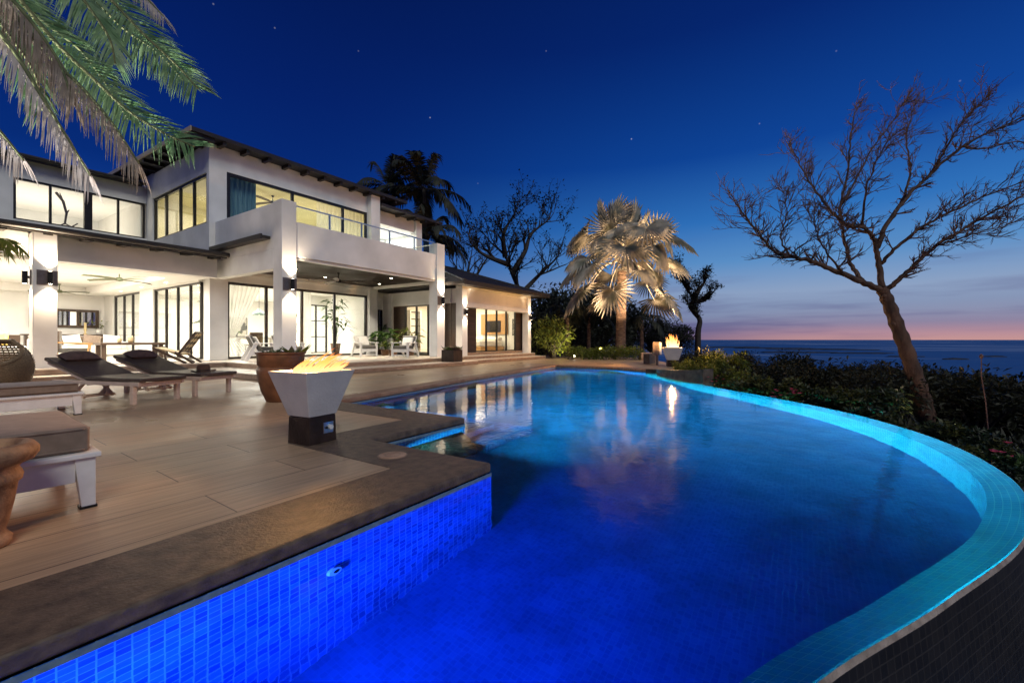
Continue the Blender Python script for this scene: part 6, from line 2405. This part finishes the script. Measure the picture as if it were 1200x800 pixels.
M['tile_metal'] = mat('blue painted metal', (.02, .06, .2), (.03, .09, .28), .4, 10)
BLUE = (.015, .09, 1.)
CYAN = (.05, .88, .92)
for i, (x0, y0, x1, y1, pw_) in enumerate([(4.7, 6.375, 8.9, 7.145, 400), (9.4, 7.23, 14.6, 7.93, 330)]):
    strip((x0, y0), (x1, y1), -.42, (.16, -1), pw_, CYAN, ['cyan light strip in the nearer half of the house side pool wall', 'cyan light strip in the far half of the house side pool wall'][i], 56, 0)
    strip((x0, y0), (x1, y1), -.56, (.16, -1), [6, 70][i], CYAN, ['cyan floor washing strip in the nearer half of the house side pool wall', 'cyan floor washing strip in the far half of the house side pool wall'][i], 84, 56)
strip((4.272, 3.7), (4.272, 5.0), -.30, (1, 0), 60, CYAN, 'cyan light strip beside the pool steps', 56, 0)
strip((2.822, 2.2), (2.822, 3.5), -.42, (1, 0), 85, CYAN, 'cyan light strip in the short wall of the notched pool corner', 56, 0)
strip((14.93, 5.5), (15.06, 7.7), -.5, (-1, 0), 80, CYAN, 'cyan floor washing strip in the far end wall of the pool', 84, 52)
strip((-.86, 1.0), (-.86, 2.0), -.50, (1, 0), 170, BLUE, 'blue light strip in the end wall nearest the viewer', 70, -4)
ja, jb = int(.80 * (len(RIM) - 1)), int(.97 * (len(RIM) - 1))
strip(IN[ja] , IN[jb], -.66, (0, 1), 92, BLUE, 'blue light strip under the near part of the infinity edge', 62, -13)

# ------------------------------------------------------------------ garden flood lamps outside the pool
def flood(loc, target, power, col, ang, label, r=.05):
    t = thing('garden_flood', label, 'flood lamp', loc, 0, 'garden flood lamps')
    d = (Vector(target) - Vector(loc)).normalized()
    b = MB(); b.tube([Vector((0, 0, 0)) - d * .14, -d * .02], [.05, .07], 16, True); b.build('lamp_head', M['black'], t, off=Z)
    b = MB(); b.tube([-d * .0195, -d * .017], [.06, .058], 16, True); b.build('lens', M['lamp'], t, off=Z)
    lamp('SPOT', 'flood_beam', tuple(Vector(loc) + d * .02), power, col, r, target, ang, .7)


flood((-2.2, 7.2, .5), tuple(at(90, 90, 4.6)), 6000, (1, .97, .92), 75, 'garden flood lamp under the coconut palm')
flood((8.6, .0 - 1.9, -.55), tuple(at(1060, 330, TD)), 170, (1, .70, .52), 85, 'garden flood lamp at the foot of the bare tree')

# ------------------------------------------------------------------ sky at dusk
w = bpy.data.worlds.new('World')
S.world = w
w.use_nodes = True
nt = w.node_tree
nt.nodes.clear()
wo = nd(nt, 'ShaderNodeOutputWorld')
tc = nd(nt, 'ShaderNodeTexCoord')
sep = nd(nt, 'ShaderNodeSeparateXYZ')
nt.links.new(tc.outputs['Generated'], sep.inputs[0])


def ramp(stops):
    r = nd(nt, 'ShaderNodeValToRGB')
    r.color_ramp.interpolation = 'LINEAR'
    e = r.color_ramp.elements
    e[0].position, e[0].color = stops[0][0], rgb(stops[0][1])
    e[1].position, e[1].color = stops[-1][0], rgb(stops[-1][1])
    for p, c in stops[1:-1]:
        k = e.new(p)
        k.color = rgb(c)
    return r


def lin(r, g, b_):
    f = lambda c: ((c / 255 + .055) / 1.055) ** 2.4 if c > 10 else c / 255 / 12.92
    return (f(r), f(g), f(b_))


near = ramp([(0, lin(104, 94, 132)), (.02, lin(108, 108, 146)), (.05, lin(122, 138, 172)), (.095, lin(138, 160, 194)), (.16, lin(88, 142, 198)), (.24, lin(44, 112, 186)), (.36, lin(9, 68, 152)), (.55, lin(2, 38, 112)), (.8, lin(1, 26, 86)), (1, lin(1, 20, 70))])
far = ramp([(0, lin(92, 80, 132)), (.02, lin(98, 84, 140)), (.06, lin(92, 100, 160)), (.12, lin(50, 88, 160)), (.20, lin(15, 62, 146)), (.30, lin(3, 42, 118)), (.45, lin(2, 32, 104)), (.65, lin(1, 22, 80)), (1, lin(1, 17, 64))])
for r in (near, far):
    nt.links.new(sep.outputs['Z'], r.inputs['Fac'])
gl = math.atan2(FW[1], FW[0]) - math.atan2(1.35, 1)
GLOW = Vector((math.cos(gl), math.sin(gl), 0))
dot = nd(nt, 'ShaderNodeVectorMath', operation='DOT_PRODUCT')
dot.inputs[1].default_value = GLOW
nt.links.new(tc.outputs['Generated'], dot.inputs[0])
mr = nd(nt, 'ShaderNodeMapRange', interpolation_type='SMOOTHSTEP')
mr.inputs[1].default_value = .15
mr.inputs[2].default_value = .98
nt.links.new(dot.outputs['Value'], mr.inputs[0])
mix = nd(nt, 'ShaderNodeMix', data_type='RGBA')
nt.links.new(mr.outputs[0], mix.inputs[0])
nt.links.new(far.outputs[0], mix.inputs[6])
nt.links.new(near.outputs[0], mix.inputs[7])
# the last pink of the sunset, low and narrow
g1 = nd(nt, 'ShaderNodeMapRange', interpolation_type='SMOOTHSTEP')
g1.inputs[1].default_value = .80
g1.inputs[2].default_value = 1.0
nt.links.new(dot.outputs['Value'], g1.inputs[0])
g2 = ramp([(0, (.42, .19, .06)), (.010, (.34, .14, .055)), (.03, (.10, .045, .025)), (.065, (.015, .01, .01)), (.1, (0, 0, 0)), (1, (0, 0, 0))])
nt.links.new(sep.outputs['Z'], g2.inputs[0])
g3 = nd(nt, 'ShaderNodeVectorMath', operation='SCALE')
nt.links.new(g2.outputs[0], g3.inputs[0])
nt.links.new(g1.outputs[0], g3.inputs['Scale'])
pink = nd(nt, 'ShaderNodeVectorMath', operation='ADD')
nt.links.new(mix.outputs[2], pink.inputs[0])
nt.links.new(g3.outputs[0], pink.inputs[1])
# thin streaks of cloud low over the sea
mp = nd(nt, 'ShaderNodeMapping')
mp.inputs['Scale'].default_value = (2.2, 2.2, 26)
nt.links.new(tc.outputs['Generated'], mp.inputs[0])
nz = nd(nt, 'ShaderNodeTexNoise')
nz.inputs['Scale'].default_value = 1.6
nz.inputs['Detail'].default_value = 5
nt.links.new(mp.outputs[0], nz.inputs['Vector'])
c1 = nd(nt, 'ShaderNodeMapRange', interpolation_type='SMOOTHSTEP')
c1.inputs[1].default_value = .50
c1.inputs[2].default_value = .72
nt.links.new(nz.outputs['Fac'], c1.inputs[0])
band = ramp([(0, (.2,) * 3), (.03, (.55,) * 3), (.09, (.3,) * 3), (.16, (.1,) * 3), (.25, (0,) * 3), (1, (0,) * 3)])
nt.links.new(sep.outputs['Z'], band.inputs[0])
cm = nd(nt, 'ShaderNodeMath', operation='MULTIPLY')
nt.links.new(c1.outputs[0], cm.inputs[0])
nt.links.new(band.outputs[0], cm.inputs[1])
mixc = nd(nt, 'ShaderNodeMix', data_type='RGBA')
mixc.inputs[7].default_value = rgb(lin(84, 84, 134))
nt.links.new(cm.outputs[0], mixc.inputs[0])
nt.links.new(pink.outputs[0], mixc.inputs[6])
# a few stars
acc = None
for px, py, s_, k in ((504, 138, 1.0, .0000022), (740, 163, 1.1, .0000026), (322, 33, .5, .0000016), (640, 60, .35, .0000012), (890, 145, .45, .0000014), (560, 215, .3, .0000012), (420, 60, .3, .000001), (980, 60, .3, .000001), (1125, 95, .3, .000001), (250, 5, .5, .0000015)):
    d = (at(px, py, 100) - Vector((0, 0, HC))).normalized()
    dn = nd(nt, 'ShaderNodeVectorMath', operation='DISTANCE')
    dn.inputs[1].default_value = d
    nr = nd(nt, 'ShaderNodeVectorMath', operation='NORMALIZE')
    nt.links.new(tc.outputs['Generated'], nr.inputs[0])
    nt.links.new(nr.outputs[0], dn.inputs[0])
    st = nd(nt, 'ShaderNodeMapRange')
    st.inputs[1].default_value = .0018
    st.inputs[2].default_value = .0004
    st.inputs[3].default_value = 0
    st.inputs[4].default_value = s_ * .28
    nt.links.new(dn.outputs['Value'], st.inputs[0])
    if acc is None:
        acc = st.outputs[0]
    else:
        a_ = nd(nt, 'ShaderNodeMath', operation='ADD')
        nt.links.new(acc, a_.inputs[0])
        nt.links.new(st.outputs[0], a_.inputs[1])
        acc = a_.outputs[0]
addst = nd(nt, 'ShaderNodeVectorMath', operation='ADD')
nt.links.new(mixc.outputs[2], addst.inputs[0])
nt.links.new(acc, addst.inputs[1])
bg = nd(nt, 'ShaderNodeBackground')
bg.inputs['Strength'].default_value = 1.0
nt.links.new(addst.outputs[0], bg.inputs['Color'])
sky = nd(nt, 'ShaderNodeTexSky', sky_type='NISHITA')
sky.sun_disc = False
sky.sun_elevation = rad(-3.0)
sky.sun_rotation = math.atan2(GLOW.x, GLOW.y)
bg2 = nd(nt, 'ShaderNodeBackground')
bg2.inputs['Strength'].default_value = .02
nt.links.new(sky.outputs[0], bg2.inputs['Color'])
ad = nd(nt, 'ShaderNodeAddShader')
nt.links.new(bg.outputs[0], ad.inputs[0])
nt.links.new(bg2.outputs[0], ad.inputs[1])
nt.links.new(ad.outputs[0], wo.inputs['Surface'])

# added fill sun without a real source, behind the camera and high
sl = bpy.data.lights.new('fill_sun', 'SUN')
sl.energy = 1.2
sl.angle = rad(24)
sl.color = (1, 1, .93)
so = bpy.data.objects.new('fill_sun', sl)
COL.objects.link(so)
maz = math.atan2(FW[1], FW[0]) + rad(205)
mdir = Vector((math.cos(maz), math.sin(maz), math.tan(rad(40)))).normalized()
so.rotation_euler = (-mdir).to_track_quat('-Z', 'Y').to_euler()

# ------------------------------------------------------------------ camera
cam = bpy.data.cameras.new('camera')
cam.sensor_width = 36
cam.lens = 36 * FPX / 1200
cam.shift_y = -(400 - CY) / 1200
cam.clip_start = .05
cam.clip_end = 60000
co = bpy.data.objects.new('camera', cam)
COL.objects.link(co)
co.location = (0, 0, HC)
co.rotation_euler = (PI / 2, 0, TH - PI / 2)
S.camera = co

S.view_settings.view_transform = 'Standard'
S.view_settings.look = 'None'
S.view_settings.exposure = 0
S.view_settings.gamma = 1
S.render.engine = 'CYCLES'
cy = S.cycles
cy.use_denoising = True
try:
    cy.denoiser = 'OPENIMAGEDENOISE'
except Exception:
    pass
cy.max_bounces = 10
cy.diffuse_bounces = 4
cy.glossy_bounces = 4
cy.transmission_bounces = 8
cy.transparent_max_bounces = 16
cy.caustics_reflective = False
cy.caustics_refractive = False
cy.sample_clamp_indirect = 6
cy.use_light_tree = True
